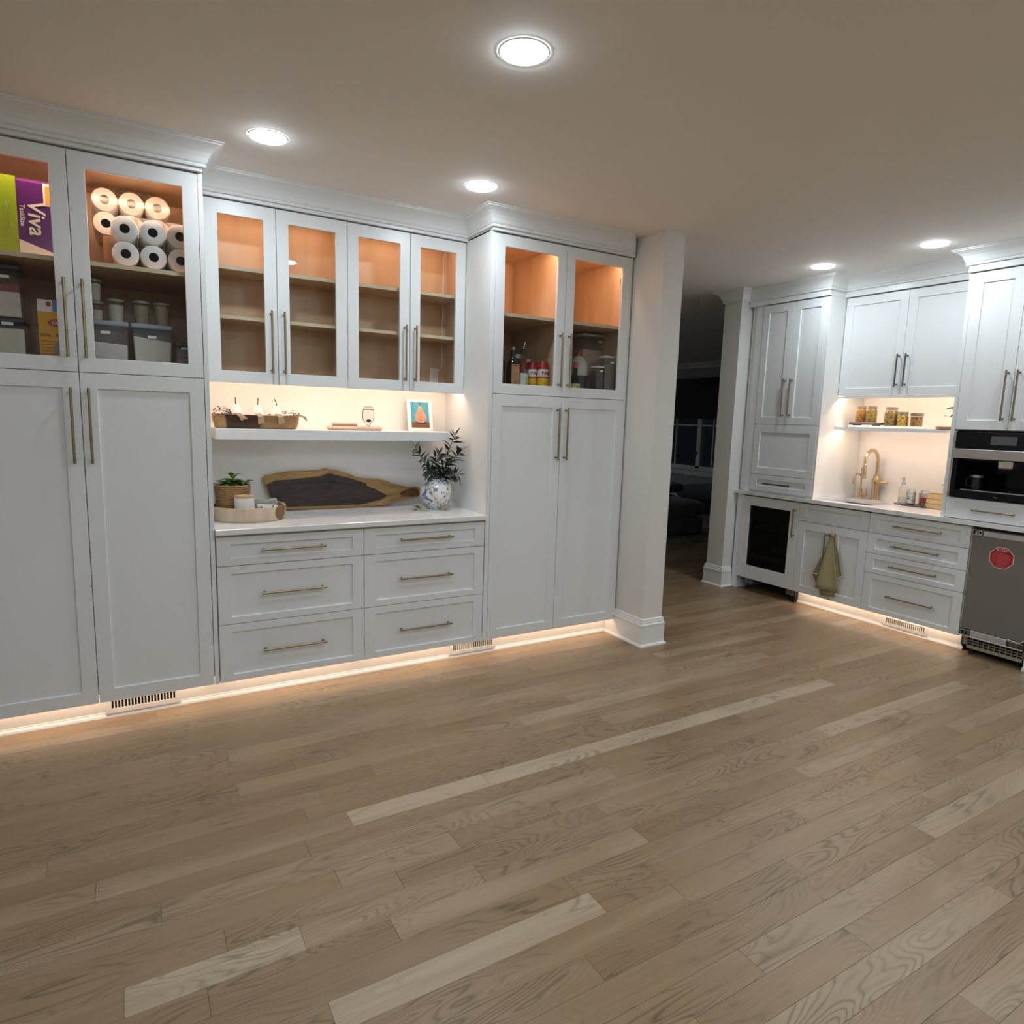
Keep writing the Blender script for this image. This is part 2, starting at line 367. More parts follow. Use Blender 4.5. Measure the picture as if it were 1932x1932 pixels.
XF = 10.137; WY0, WY1, WZ0, WZ1 = 4.55, 7.05, .632, 2.30
w.box(XF, XF + .16, .85, WY0, 0, H).box(XF, XF + .16, WY1, 8.6, 0, H).box(XF, XF + .16, WY0, WY1, 0, WZ0).box(XF, XF + .16, WY0, WY1, WZ1, H)
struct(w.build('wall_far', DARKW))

# --- oak planks, each a piece of the floor
PW = .098
def plank(x0, x1, ya, yb, tone):
    cx, cy = (x0 + x1) / 2, (ya + yb) / 2; g = .0003; c = .0006; t = .0026
    hx, hy = (x1 - x0) / 2 - g, (yb - ya) / 2 - g
    vs = [(-hx, -hy, -t), (hx, -hy, -t), (hx, hy, -t), (-hx, hy, -t), (-hx, -hy, -c), (hx, -hy, -c), (hx, hy, -c), (-hx, hy, -c),
          (-hx + c, -hy + c, 0), (hx - c, -hy + c, 0), (hx - c, hy - c, 0), (-hx + c, hy - c, 0)]
    fs = [(0, 1, 5, 4), (1, 2, 6, 5), (2, 3, 7, 6), (3, 0, 4, 7), (4, 5, 9, 8), (5, 6, 10, 9), (6, 7, 11, 10), (7, 4, 8, 11), (8, 9, 10, 11)]
    me = bpy.data.meshes.new('plank'); me.from_pydata(vs, [], fs); me.materials.append(OAK)
    o = bpy.data.objects.new('plank', me); COL.objects.link(o); o.parent = floor; o.location = (cx, cy, 0); o.color = (tone, .5, .5, 1)
KNOWN = {0: [(.275, .55), (1.077, 1.0), (1.655, .95), (3.975, .45)], 2: [(.447, .62), (2.167, .40)], 4: [(.60, .5), (1.125, .42), (1.95, .55), (3.347, .75), (4.7, .5)],
         5: [(.35, .88), (.793, .62), (1.367, .48), (2.55, .4)], 6: [(.537, .33), (1.037, .62), (1.983, .3), (2.9, .55)], -2: [(.135, .5), (1.02, .42), (2.45, .55)],
         8: [(.8, .85), (1.633, .34), (2.62, .5)], 10: [(1.47, .34), (2.33, .48), (3.2, .55)], 11: [(1.2, .4), (2.95, .8), (4.3, .5)], 12: [(1.02, .45), (1.875, .55), (2.8, .5)],
         13: [(1.6, .42), (2.225, .55), (3.3, .6)], -9: [(.09, .5), (1.3, .42)], 1: [(-.2, .4), (.9, .45), (2.1, .38), (3.1, .5)], 3: [(-.1, .5), (.95, .6), (1.37, .42), (1.8, .55)], 7: [(.2, .35), (1.6, .5), (2.6, .45)]}
rp = random.Random(11); nplank = 0
def row(k, xa, xb, lo=.75, hi=1.9):
    global nplank
    yb = -1.197 - PW * k; ya = yb - PW
    kn = [c for c in KNOWN.get(k, []) if xa < c[0] < xb]
    cuts = []; x = xa
    if kn:
        if kn[0][0] - xa > 1.3: cuts.append((xa + rp.uniform(.4, .9), None))
        cuts += kn; x = kn[-1][0]
    while True:
        x += rp.uniform(lo, hi)
        if x > xb - .25: break
        cuts.append((x, None))
    last = xa; nxt = [c[0] for c in cuts] + [xb]
    tone = rp.uniform(.3, .6)
    for i, xe in enumerate(nxt):
        if i > 0 and cuts[i - 1][1] is not None: tone = cuts[i - 1][1] if True else tone
        elif i > 0 or not kn: tone = rp.choice([.34, .40, .44, .47, .5, .5, .53, .56, .6, .66]) + rp.uniform(-.03, .03)
        # a joint's tone in KNOWN names the board that starts there
        plank(last, xe, ya, yb, tone); nplank += 1; last = xe
for k in range(-14, 19):
    row(k, -.55 if k < 3 else (-.2 if k < 8 else .55), 5.42 if k < 9 else 4.6, .9, 1.9)
for k in range(-38, -14): row(k, 3.58, 5.155 if k < -14 and k > -22 else 7.6, .9, 1.9)

# boards out of the photo's sight, joined: they only carry the floor on past the frame
mb = MB(); rq = random.Random(3)
def far_row(k, xa, xb):
    yb = -1.197 - PW * k; x = xa
    while x < xb - .02:
        xe = min(xb, x + rq.uniform(.8, 1.9)); g = .0003
        mb.box(x + g, xe - g, yb - PW + g, yb - g, -.0026, -.0001); x = xe
for k in range(-14, 53):
    if k < 19: far_row(k, -3.04, -.551 if k < 3 else (-.201 if k < 8 else .549)); far_row(k, 5.421 if k < 9 else 4.601, 5.86) if k >= 5 else None
    else: far_row(k, -3.04, 5.85)
rest = mb.build('planks', OAK, floor); rest['kind'] = 'stuff'; rest.color = (.48, .5, .5, 1)
# --- baseboards and crown
def profile_sweep(path, prof, closed=False, end0=0.0, end1=0.0):
    """path: xy points, the moulding stands out to the right of the direction of travel; prof: (out, z); end: 1 = inside mitre cut at that end"""
    mb = MB(); pts = [Vector((a, b, 0)) for a, b in path]; n = len(pts); rings = []
    for i, p in enumerate(pts):
        d0 = (p - pts[i - 1]).normalized() if i > 0 else None; d1 = (pts[i + 1] - p).normalized() if i < n - 1 else None
        r = lambda d: Vector((d.y, -d.x, 0))
        if d0 is None: off = r(d1) + d1 * end0
        elif d1 is None: off = r(d0) - d0 * end1
        else: off = (r(d0) + r(d1)) / (1 + r(d0).dot(r(d1)))
        rings.append([p + off * o + Vector((0, 0, z)) for o, z in prof])
    m = len(prof)
    for i in range(n - 1):
        for k in range(m - 1):
            mb.face(rings[i][k], rings[i + 1][k], rings[i + 1][k + 1], rings[i][k + 1])
        mb.face(rings[i][m - 1], rings[i + 1][m - 1], rings[i + 1][0], rings[i][0])
    mb.face(*rings[0]); mb.face(*reversed(rings[-1]))
    return mb
CROWN = [(0, 2.583), (.013, 2.583), (.015, 2.590), (.011, 2.597), (.016, 2.600), (.019, 2.606), (.024, 2.622), (.034, 2.642), (.049, 2.658), (.066, 2.668), (.076, 2.671), (.077, 2.677), (.086, 2.679), (.087, H - .0005), (0, H - .0005)]
BASE = [(0, 0), (.030, 0), (.030, .006), (.027, .013), (.018, .018), (.016, .135), (.019, .139), (.019, .150), (.013, .156), (.013, .166), (.010, .172), (.009, .184), (.004, .19), (0, .19)]
def trim(name, path, prof, m=TRIMP, **kw): return struct(profile_sweep(path, prof, **kw).build(name, m, smooth=False))
trim('trim_1', [(-.26, -.02), (.78, -.02), (.78, .307), (2.295, .307), (2.295, -.02), (3.352, -.02)], CROWN, PAINT, end1=1.0)
trim('trim_2', [(XB - .016, .655), (XB - .016, -.125), (5.466, -.125), (5.466, -1.113), (XB - .016, -1.113), (XB - .016, -2.0)], CROWN, PAINT)
trim('trim_3', [(XB + .02, .851), (5.17, .851), (5.17, .66), (XB - .02, .66)][::1], CROWN, PAINT)
# friezes: flat boards between the doors and the crown
fr = MB()
fr.box(-.26, .78, -.02, .0, 2.566, H - .001).box(2.295, 3.352, -.02, .0, 2.566, H - .001).box(.762, .78, .0, .307, 2.566, H - .001).box(2.295, 2.313, .0, .307, 2.566, H - .001).box(.78, 2.295, .307, .327, 2.566, H - .001)
struct(fr.build('trim_4', PAINT, bevel=.001))
fr = MB()
fr.box(XB - .016, XB + .004, -.125, .655, 2.540, H - .001).box(XB, 5.466, -.125, -.107, 2.54, H - .001).box(5.466, 5.486, -1.113, -.125, 2.54, H - .001).box(XB, 5.466, -1.131, -1.113, 2.54, H - .001).box(XB - .016, XB + .004, -2.0, -1.113, 2.54, H - .001)
struct(fr.build('trim_5', PAINT, bevel=.001))
trim('baseboard_opening_left', [(3.365, .092), (3.365, -.275), (3.535, -.275), (3.535, .9)], BASE)
trim('baseboard_opening_right', [(6.4, .851), (5.17, .851), (5.17, .66), (5.285, .66)], BASE)
trim('baseboard_far', [(XF, .85), (XF, 8.45)][::-1], BASE)
trim('trim_6', [(XF, 8.45), (XF, .85)], [(0, 2.585), (.02, 2.585), (.04, 2.62), (.09, 2.66), (.10, H - .0005), (0, H - .0005)], TRIMP)
# toe-kick boards with shoe moulding under both runs
SHOE = [(0, .0), (.016, .0), (.016, .005), (.012, .014), (.005, .020), (.005, .024), (.002, .028), (.002, .148), (0, .148)]
trim('baseboard_left', [(-.26, .098), (3.36, .098)], SHOE)
trim('baseboard_right', [(XB + .095, .012), (XB + .095, -1.320)], SHOE)

# --- den window
wn = bpy.data.objects.new('window_1', None); COL.objects.link(wn); struct(wn)
f = MB()
ymid = 5.82
for a, b in ((WY0, ymid), (ymid, WY1)):
    f.box(XF + .02, XF + .10, a, a + .05, WZ0, WZ1).box(XF + .02, XF + .10, b - .05, b, WZ0, WZ1).box(XF + .02, XF + .10, a, b, WZ0, WZ0 + .05).box(XF + .02, XF + .10, a, b, WZ1 - .05, WZ1)
f.build('window_frame', TRIMP, wn)
MB().box(XF - .045, XF + .03, WY0 - .06, WY1 + .06, WZ0 - .03, WZ0 + .012).box(XF - .02, XF, WY0 - .05, WY1 + .05, .49, WZ0 - .03).build('window_sill', TRIMP, wn, bevel=.003)
MB().box(XF - .02, XF + .0, WY0 - .09, WY0, WZ0, WZ1 + .07).box(XF - .02, XF, WY1, WY1 + .09, WZ0, WZ1 + .07).box(XF - .02, XF, WY0, WY1, WZ1, WZ1 + .07).build('window_casing', TRIMP, wn, bevel=.003)
for y in (5.467, 6.45, 4.95, 6.8):
    MB().box(XF + .03, XF + .07, y - .014, y + .014, WZ0 + .05, WZ1 - .05).build('muntin', TRIMP, wn)
for a, b in ((WY0 + .05, ymid - .05), (ymid + .05, WY1 - .05)):
    MB().box(XF + .03, XF + .07, a, b, 1.466, 1.494).build('muntin', TRIMP, wn)
    MB().box(XF + .048, XF + .054, a, b, WZ0 + .05, WZ1 - .05).build('window_pane', PANE, wn)
MB().box(XF - .006, XF + .02, ymid + .012, ymid + .05, .90, .975).build('latch', BRONZE, wn, bevel=.004)
sh = MB()
for i in range(24):
    y0 = WY0 - .02 + i * (WY1 - WY0 + .04) / 24
    sh.box(XF - .035, XF - .022, y0, y0 + (WY1 - WY0 + .04) / 24, 1.63, 2.36)
sh.box(XF - .07, XF - .001, WY0 - .03, WY1 + .03, 2.30, 2.385)
tag(MB().box(XF - .034, XF - .026, WY0 - .02, WY1 + .02, 1.63, 2.34).box(XF - .085, XF - .021, WY0 - .03, WY1 + .03, 2.30, 2.385).box(XF - .04, XF - .022, WY0 - .02, WY1 + .02, 1.615, 1.64).build('roller_shade', M('dark_shade_cloth', (.035, .034, .031), .9, var=.15, scale=90), None), 'dark roller shade pulled halfway down over the den window', 'window shade')

# ------------------------------------------------------------------ cabinet pieces (run coordinates: x along the run, y into the wall)
HM = {}
def handle_mesh(length, vertical, r=.0058, stand=.032):
    key = (round(length, 3), vertical, r)
    if key not in HM:
        mb = MB(); a = length / 2; q = a - .016
        P = (lambda t, d: (0, -d, t)) if vertical else (lambda t, d: (t, -d, 0))
        mb.tube([P(-a, stand), P(-a + .001, stand), P(a - .001, stand), P(a, stand)], [r * .8, r, r, r * .8], 10)
        for t in (-q, q):
            mb.tube([P(t, .0), P(t, .003), P(t, .0035), P(t, stand)], [r * 1.15, r * 1.15, r * .8, r * .8], 8)
        o = mb.build('handle', BRASS, None, smooth=True); HM[key] = o.data; bpy.data.objects.remove(o)
    return HM[key]
def handle(parent, x, z, length=.331, vertical=True, f=0.0, m=None):
    me = handle_mesh(length, vertical)
    if m is not None:
        me = me.copy(); me.materials.clear(); me.materials.append(m)
    o = bpy.data.objects.new('handle', me); COL.objects.link(o); o.parent = parent
    o.location = Vector((x, f, z)) - Vector(origin_of(parent)); return o
def shaker(name, parent, x0, x1, z0, z1, f=0.0, st=.063, top=.068, bot=.062, glass=False, t=.020, rec=.009, m=None):
    g = .0016; x0 += g; x1 -= g; z0 += g; z1 -= g
    mb = MB(); a0, a1, c0, c1 = x0 + st, x1 - st, z0 + bot, z1 - top
    O = [(x0, z0), (x1, z0), (x1, z1), (x0, z1)]; I = [(a0, c0), (a1, c0), (a1, c1), (a0, c1)]
    V = lambda q, y: (q[0], y, q[1])
    vs = [V(q, f) for q in O] + [V(q, f) for q in I] + [V(q, f + t) for q in O] + [V(q, f + (t if glass else rec)) for q in I]
    fs = []
    for i in range(4):
        j = (i + 1) % 4
        fs += [(i, j, 4 + j, 4 + i), (4 + i, 4 + j, 12 + j, 12 + i), (i, 8 + i, 8 + j, j)]
        if glass: fs.append((8 + i, 12 + i, 12 + j, 8 + j))
    if not glass: fs += [(12, 13, 14, 15), (11, 10, 9, 8)]
    mb.add(vs, fs); d = mb.build(name, m or PAINT, parent, bevel=.0013)
    if glass:
        MB().box(a0 - .004, a1 + .004, f + .012, f + .016, c0 - .004, c1 + .004).build('glass_pane', PANE, d)
    return d
def slabfront(name, parent, x0, x1, z0, z1, f=0.0, t=.02):
    g = .0016; return MB().box(x0 + g, x1 - g, f, f + t, z0 + g, z1 - g).build(name, PAINT, parent, bevel=.0015)
def closed_box(parent, x0, x1, z0, z1, y0, y1, name='carcass'):
    return MB().box(x0, x1, y0, y1, z0, z1).build(name, PAINT, parent)
def open_box(parent, x0, x1, z0, z1, y0, y1, partition=None):
    """hollow carcass: painted outside, maple inside, open at the front"""
    e = .009; mb = MB()
    mb.box(x0, x0 + e, y0, y1, z0, z1).box(x1 - e, x1, y0, y1, z0, z1).box(x0 + e, x1 - e, y0, y1, z1 - e, z1).box(x0 + e, x1 - e, y0, y1, z0, z0 + e).box(x0 + e, x1 - e, y1 - e, y1, z0 + e, z1 - e)
    mb.build('carcass', PAINT, parent)
    mb = MB(); a, b = x0 + e, x1 - e; k = .008
    mb.box(a, a + k, y0, y1 - e, z0 + e, z1 - e).box(b - k, b, y0, y1 - e, z0 + e, z1 - e).box(a + k, b - k, y1 - e - k, y1 - e, z0 + e, z1 - e).box(a + k, b - k, y0, y1 - e - k, z1 - e - k, z1 - e).box(a + k, b - k, y0, y1 - e - k, z0 + e, z0 + e + k)
    if partition is not None:
        mb.box(partition - .017, partition + .017, y0, y1 - e - k, z0 + e + k, z1 - e - k)
    mb.build('interior', MAPLE, parent)
def shelf(parent, x0, x1, y0, y1, z0, z1):
    return MB().mat(0).box(x0, x1, y0 + .002, y1, z0, z1).mat(1).box(x0, x1, y0, y0 + .002, z0, z1).build('shelf', [MAPLE, MAPLE_EDGE], parent)
def strip(parent, x0, x1, y, z, w=.012, m=None, h=.004):
    MB().box(x0, x1, y - w / 2, y + w / 2, z - h, z).build('led_strip', m or STRIPM, parent)
ZT, ZM, ZB = 2.562, 1.643, .115
# ---- run A -------------------------------------------------------------------------------------------
def pantry(name, label, xs, xl, xr, hs, partition=None, shelf_z=2.105, shade=False):
    c = thing(name, label, 'cabinet', ((xl + xr) / 2, 0, 0))
    closed_box(c, xl, xr, .15, ZM + .001, .0215, .64)
    open_box(c, xl, xr, ZM + .001, 2.575, .0215, .64, partition)
    x0, x1, x2 = xs
    d1 = shaker('door', c, x0, x1, ZM, ZT, glass=True); handle(d1, x1 - .034, 1.869)
    d2 = shaker('door', c, x1, x2, ZM, ZT, glass=True); handle(d2, x1 + .032, 1.869)
    d3 = shaker('door', c, x0, x1, ZB, ZM); handle(d3, x1 - .034, 1.410)
    d4 = shaker('door', c, x1, x2, ZB, ZM); handle(d4, x1 + .032, 1.410)
    i0, i1 = xl + .018, xr - .018
    MB().box(x1 - .022, x1 + .022, .0205, .0214, ZM + .02, 2.55).build('seam_light_block', PAINT, c) if partition else MB().box(x1 - .022, x1 + .022, .0222, .036, ZM + .02, 2.534).build('seam_light_block', MAPLE, c)  # added behind the door seam so LED light cannot leak through
    if partition is None: segs = [(i0, i1)]
    else: segs = [(i0, partition - .018), (partition + .018, i1)]
    for a, b in segs:
        shelf(c, a, b, .030, .62, shelf_z, shelf_z + .019)
        strip(c, a + .01, b - .01, .046, 2.557, m=STRIPP); MB().box(a, b, .0222, .038, 2.535, 2.557).build('top_rail', MAPLE, c)  # rail added to hide the strip and stop light at the door gap
    strip(c, xl + .02, xr - .02, .052, .149, m=STRIPT)
    return c
left_pantry = pantry('pantry_cabinet', 'tall white pantry cabinet with paper towels and flour bins behind its glass doors', (-.238, .26, .7584), -.245, .78, 0)
MB().box(.7600, .78, .0, .0215, .115, 2.566).build('filler_strip', PAINT, left_pantry)
MB().box(.7605, .8035, .0217, .046, .116, .1495).build('toe_light_block', PAINT, left_pantry)  # added block, keeps toe strip light from showing in the gap
right_pantry = pantry('pantry_cabinet', 'tall white pantry cabinet beside the wall end, with bottles and spray cans behind glass', (2.3242, 2.8268, 3.3355), 2.295, 3.352, 0, partition=2.822)
MB().box(2.295, 2.3228, .0, .0215, .115, 2.566).build('filler_strip', PAINT, right_pantry)
MB().box(3.337, 3.352, .004, .0215, .115, 2.566).build('filler_strip', PAINT, right_pantry)
hb = MB().box(3.310, 3.331, .045, .075, 2.405, 2.445).box(3.285, 3.315, .028, .05, 2.41, 2.435).build('hinge', BRONZE, right_pantry, bevel=.003)
YU = .3268
def upper(label, x0, xm, x1, xl, xr):
    c = thing('upper_cabinet', label, 'cabinet', ((xl + xr) / 2, YU, ZM), group='empty glass-door wall cabinets')
    open_box(c, xl, xr, 1.675, 2.575, YU + .0215, .600)
    a, b = xl + .018, xr - .018
    for z in (2.228, 1.976): shelf(c, a, b, YU + .034, .58, z, z + .019)
    d = shaker('door', c, x0, xm, ZM, ZT, f=YU, glass=True); handle(d, xm - .035, 1.867, f=YU)
    d = shaker('door', c, xm, x1, ZM, ZT, f=YU, glass=True); handle(d, xm + .031, 1.867, f=YU)
    strip(c, a + .01, b - .01, YU + .046, 2.557, m=STRIPC); MB().box(a, b, YU + .0222, YU + .038, 2.535, 2.557).build('top_rail', MAPLE, c); MB().box(xm - .022, xm + .022, YU + .0222, YU + .033, 1.645, 2.534).build('seam_light_block', PAINT, c)  # top rail and seam block are added to stop LED light leaking
    strip(c, xl + .002, xr - .002, .382, 1.6748)
    return c
u1 = upper('empty wall cabinet with two glass doors, right beside the paper towel pantry', .812, 1.1644, 1.5487, .781, 1.5487)
MB().box(.781, .8106, YU, YU + .0215, ZM, ZT).build('filler_strip', PAINT, u1)
u2 = upper('empty wall cabinet with two glass doors, above the pear picture', 1.5487, 1.9274, 2.292, 1.5489, 2.294)
def drawers(label, x0, x1):
    c = thing('drawer_cabinet', label, 'cabinet', ((x0 + x1) / 2, 0, 0), group='white drawer cabinets under the niche')
    closed_box(c, x0, x1, .15, .883, .0215, .60)
    for a, b in ((.7217, .872), (.4189, .7217), (ZB, .4189)):
        d = shaker('drawer', c, x0, x1, a, b, st=.0635, top=.040, bot=.037)
        handle(d, (x0 + x1) / 2 - (.004 if x0 < 1 else .008), (a + b) / 2 + .002, .329, False)
    strip(c, x0 + .02, x1 - .02, .052, .149, m=STRIPT)
    return c
b1 = drawers('white three-drawer base cabinet under the round wooden tray', .7843, 1.5363)
b2 = drawers('white three-drawer base cabinet under the vase of olive leaves', 1.5365, 2.2909)
tag(MB().box(.781, 2.294, -.030, .598, .884, .914).build('countertop', MARBLE, None, bevel=.003), 'white veined stone countertop in the lit niche', 'countertop')
tag(MB().box(.781, 2.294, .600, .643, .80, 1.674).build('backsplash', SPLASH, None), 'pale veined stone backsplash behind the cutting board and floating shelf', 'backsplash')
tag(MB().box(.838, 2.205, .32, .5995, 1.343, 1.400).build('floating_shelf', PAINT, None, bevel=.002), 'thick white floating shelf holding the dough bowl and pear picture', 'shelf')
# floor registers in the toe boards
def register(label, xc, w, run='A', yface=.0955):
    c = thing('floor_register', label, 'air vent', (xc, yface, .03), run, group='toe-kick air registers')
    fr = MB(); h0, h1 = .022, .092; x0, x1 = xc - w / 2, xc + w / 2; y0, y1 = yface - .0150, yface
    fr.box(x0, x1, y0, y1, h0, h0 + .022).box(x0, x1, y0, y1, h1 - .008, h1).box(x0, x0 + .022, y0, y1, h0 + .022, h1 - .008).box(x1 - .022, x1, y0, y1, h0 + .022, h1 - .008)
    fr.build('frame', TRIMP, c)
    MB().box(x0 + .022, x1 - .022, y1 - .003, y1, h0 + .02, h1 - .008).build('duct', VOID, c)
    n = 20; me = None
    for i in range(n + 1):
        x = x0 + .022 + (w - .044) * i / n
        if me is None:
            o = MB().box(xc - .0028, xc + .0028, y0 + .002, y1 - .004, h0 + .021, h1 - .0075).build('louver', TRIMP, c); me = o.data
        else:
            o = bpy.data.objects.new('louver', me); COL.objects.link(o); o.parent = c
        o.location.x = x - xc
    return c
register('white slotted air register in the toe board under the paper towel pantry', .443, .325)
register('white slotted air register in the toe board under the drawers and bottle pantry', 2.272, .325)
register('white slotted air register in the toe board under the wet bar drawers', .922, .33, 'B')

# ---- run B (x = -world y, y = world x - XB) -----------------------------------------------------------
c = thing('tall_bar_cabinet', 'white cabinet with two doors, lift door and slim drawer standing on the wet bar counter', 'cabinet', (-.2, 0, .915), 'B')
closed_box(c, -.585, .124, .9155, 2.555, .0215, .575)
MB().box(-.645, -.5855, .03, .575, .9155, 2.55).build('filler_strip', PAINT, c)
MB().box(-.5855, -.5145, .004, .0215, .9155, 2.539).build('filler_strip', PAINT, c)
MB().box(.1085, .124, .004, .0215, .9155, 2.539).build('filler_strip', PAINT, c)
d = shaker('door', c, -.5129, -.203, 1.5157, 2.534); handle(d, -.231, 1.742, .32)
d = shaker('door', c, -.203, .107, 1.5157, 2.534); handle(d, -.165, 1.742, .32)
shaker('lift_door', c, -.5129, .107, 1.0747, 1.5157)
d = shaker('drawer', c, -.5129, .107, .932, 1.0747, top=.042, bot=.042); handle(d, -.225, .999, .262, False, m=BRONZE)
c = thing('upper_cabinet', 'white two-door wall cabinet over the gold faucet and jar shelf', 'cabinet', (.62, .2025, 1.76), 'B')
closed_box(c, .126, 1.112, 1.766, 2.555, .224, .575)
d = shaker('door', c, .128, .6225, 1.7578, 2.534, f=.2025, top=.065); handle(d, .596, 1.946, .243, f=.2025, m=BRONZE)
d = shaker('door', c, .6225, 1.112, 1.7578, 2.534, f=.2025, top=.065); handle(d, .659, 1.946, .243, f=.2025, m=BRONZE)
MB().box(.128, 1.112, .2065, .224, 1.742, 1.757).build('light_rail', PAINT, c)
strip(c, .1275, 1.111, .25, 1.7655, m=STRIPB)
c = thing('tall_bar_cabinet', 'tall white cabinet over the fridge, holding the built-in coffee machine', 'cabinet', (1.47, 0, .915), 'B')
closed_box(c, 1.1132, 1.83, 1.512, 2.555, .0215, .575)
MB().box(1.1132, 1.1385, .004, .575, .9155, 1.5118).build('side_panel', PAINT, c); MB().box(1.802, 1.83, .004, .575, .9155, 1.5118).build('side_panel', PAINT, c)
MB().box(1.1132, 1.1385, .004, .0212, 1.512, 2.539).build('filler_strip', PAINT, c)
closed_box(c, 1.139, 1.8015, .9158, 1.058, .0215, .575, 'drawer_box')
d = shaker('door', c, 1.1395, 1.449, 1.5157, 2.534, st=.065); handle(d, 1.415, 1.736, .322)
d = shaker('door', c, 1.449, 1.76, 1.5157, 2.534, st=.065); handle(d, 1.479, 1.736, .322)
MB().box(1.7615, 1.83, .004, .0212, 1.512, 2.539).build('filler_strip', PAINT, c)
d = slabfront('drawer', c, 1.1395, 1.80, .917, 1.057); handle(d, 1.44, .986, .25, False)
# base units
c = thing('sink_cabinet', 'white sink base cabinet with a towel hung on its right-hand door', 'cabinet', (.315, 0, .1), 'B')
closed_box(c, .017, .6199, .138, .66, .0215, .57)
d = shaker('false_drawer_front', c, .0157, .6208, .7222, .8728, top=.040, bot=.040)
d = shaker('door', c, .0157, .3195, ZB, .7222); handle(d, .288, .535, .25)
d = shaker('door', c, .3195, .6208, ZB, .7222); handle(d, .357, .545, .25)
strip(c, .03, .61, .052, .137, m=STRIPT)
c = thing('drawer_cabinet', 'white four-drawer base cabinet between the sink cabinet and the steel fridge', 'cabinet', (.97, 0, .1), 'B')
closed_box(c, .6208, 1.3216, .138, .883, .0215, .57)
for a, b in ((.7222, .8728), (.5673, .7222), (.4145, .5673), (ZB, .4145)):
    d = shaker('drawer', c, .6208, 1.3216, a, b, top=.040, bot=.036); handle(d, .981, (a + b) / 2 + .002, .332, False)
strip(c, .64, 1.30, .052, .137, m=STRIPT)
# counter with a cut-out for the sink, sink, shelf and splash
mb = MB(); X0, X1, S0, S1, T0, T1 = -.655, 1.83, .165, .560, .080, .425
mb.box(X0, S0, -.030, .577, .884, .914).box(S1, X1, -.030, .577, .884, .914).box(S0, S1, -.030, T0, .884, .914).box(S0, S1, T1, .577, .884, .914)
c = thing('countertop', 'white stone countertop of the wet bar with the sink cut into it', 'countertop', (.6, 0, .884), 'B')
mb.build('slab', MARBLE, c, weld=True)
c = thing('bar_sink', 'small pale undermount sink below the gold faucet', 'sink', (.36, .25, .70), 'B')
SINKM = M('grey_sink_composite', (.34, .32, .33), .4, var=.04, scale=30)
s0, s1, t0, t1 = S0 - .006, S1 + .006, T0 - .006, T1 + .006
mb = MB(); mb.box(s0 - .012, s0, t0, t1, .70, .8835).box(s1, s1 + .012, t0, t1, .70, .8835).box(s0 - .012, s1 + .012, t0 - .012, t0, .70, .8835).box(s0 - .012, s1 + .012, t1, t1 + .012, .70, .8835).box(s0 - .012, s1 + .012, t0 - .012, t1 + .012, .688, .70)
mb.build('bowl', SINKM, c)
MB().lathe([(.001, .7005), (.040, .7005), (.042, .703), (.03, .7025), (.001, .7025)], ((s0 + s1) / 2, (t0 + t1) / 2, 0), 20).build('drain', GOLD, c, smooth=True)
c = thing('bar_shelf', 'thin white shelf carrying the row of jars above the gold faucet', 'shelf', (.62, .36, 1.487), 'B')
MB().box(.126, 1.112, .2025, .5765, 1.497, 1.511).box(.126, 1.112, .2025, .222, 1.487, 1.497).build('board', PAINT, c)
strip(c, .1275, 1.111, .250, 1.4968, m=STRIPB)
c = thing('bar_backsplash', 'plain white splash wall behind the gold faucet', 'backsplash', (.62, .577, .914), 'B')
MB().box(.126, 1.1125, .5772, .5783, .9145, 1.766).build('panel', SPLASH, c)

# ---- wine cooler ------------------------------------------------------------------------------------
c = thing('wine_cooler', 'under-counter drinks cooler with a white framed dark glass door', 'cooler', (-.29, 0, 0), 'B')
x0, x1 = -.5827, .0157
mb = MB(); mb.box(x0, x0 + .03, .045, .56, .12, .88).box(x1 - .03, x1, .045, .56, .12, .88).box(x0 + .03, x1 - .03, .045, .56, .12, .16).box(x0 + .03, x1 - .03, .045, .56, .84, .88).box(x0 + .03, x1 - .03, .53, .56, .16, .84)
mb.build('housing', VOID, c)
d = shaker('door', c, x0, x1, ZB, .8728, st=.0875, top=.082, bot=.120, glass=True, t=.04)
for ch in d.children: ch.data.materials[0] = SMOKED
handle(d, -.020, .694, .246)
mb = MB()
for i in range(16): mb.box(x0 + .035 + i * .0345, x0 + .038 + i * .0345, .07, .5, .585, .588)
mb.box(x0 + .032, x1 - .032, .068, .073, .583, .592); mb.build('wire_rack', LTMETAL, c)
MB().box(x0 + .032, x1 - .032, .058, .076, .300, .345).box(x0 + .032, x1 - .032, .076, .5, .30, .306).build('rack', M('cooler_wood', (.20, .10, .045), .5, var=.2, scale=20, stretch=(.5, 4, 4)), c)
MB().box(x0 + .045, x0 + .145, .055, .10, .055, .108).build('foot_bracket', GREYM, c); MB().box(x1 - .10, x1 - .005, .055, .10, .055, .108).build('foot_bracket', GREYM, c)
for x in (x0 + .06, x1 - .06): MB().lathe([(.018, 0), (.018, .012), (.008, .014), (.008, .12)], (x, .09, 0), 12).build('foot', BLACKP, c, smooth=True)
MB().box(x0, x0 + .015, .03, .57, 0, .884).build('side_panel', PAINT, thing('end_panel', 'white end panel between the drinks cooler and the wall end', 'panel', (x0 - .05, .1, 0), 'B')).location.x = -.017
MB().box(-.64, x0 - .001, .004, .02, 0.0, .883).build('filler_strip', PAINT, bpy.data.objects['end_panel'])
MB().box(.0005, .0125, .05, .57, 0.0, .137).build('side_panel', BLACKP, c)
MILKW = M('milky_white', (.75, .74, .70), .4, var=.03, scale=10)
def lathe_thing(name, label, cat, o, run, prof, m, seg=20, part='body', group=None):
    t = thing(name, label, cat, o, run, group)
    MB().lathe(prof, o, seg).build(part, m, t, smooth=True); return t
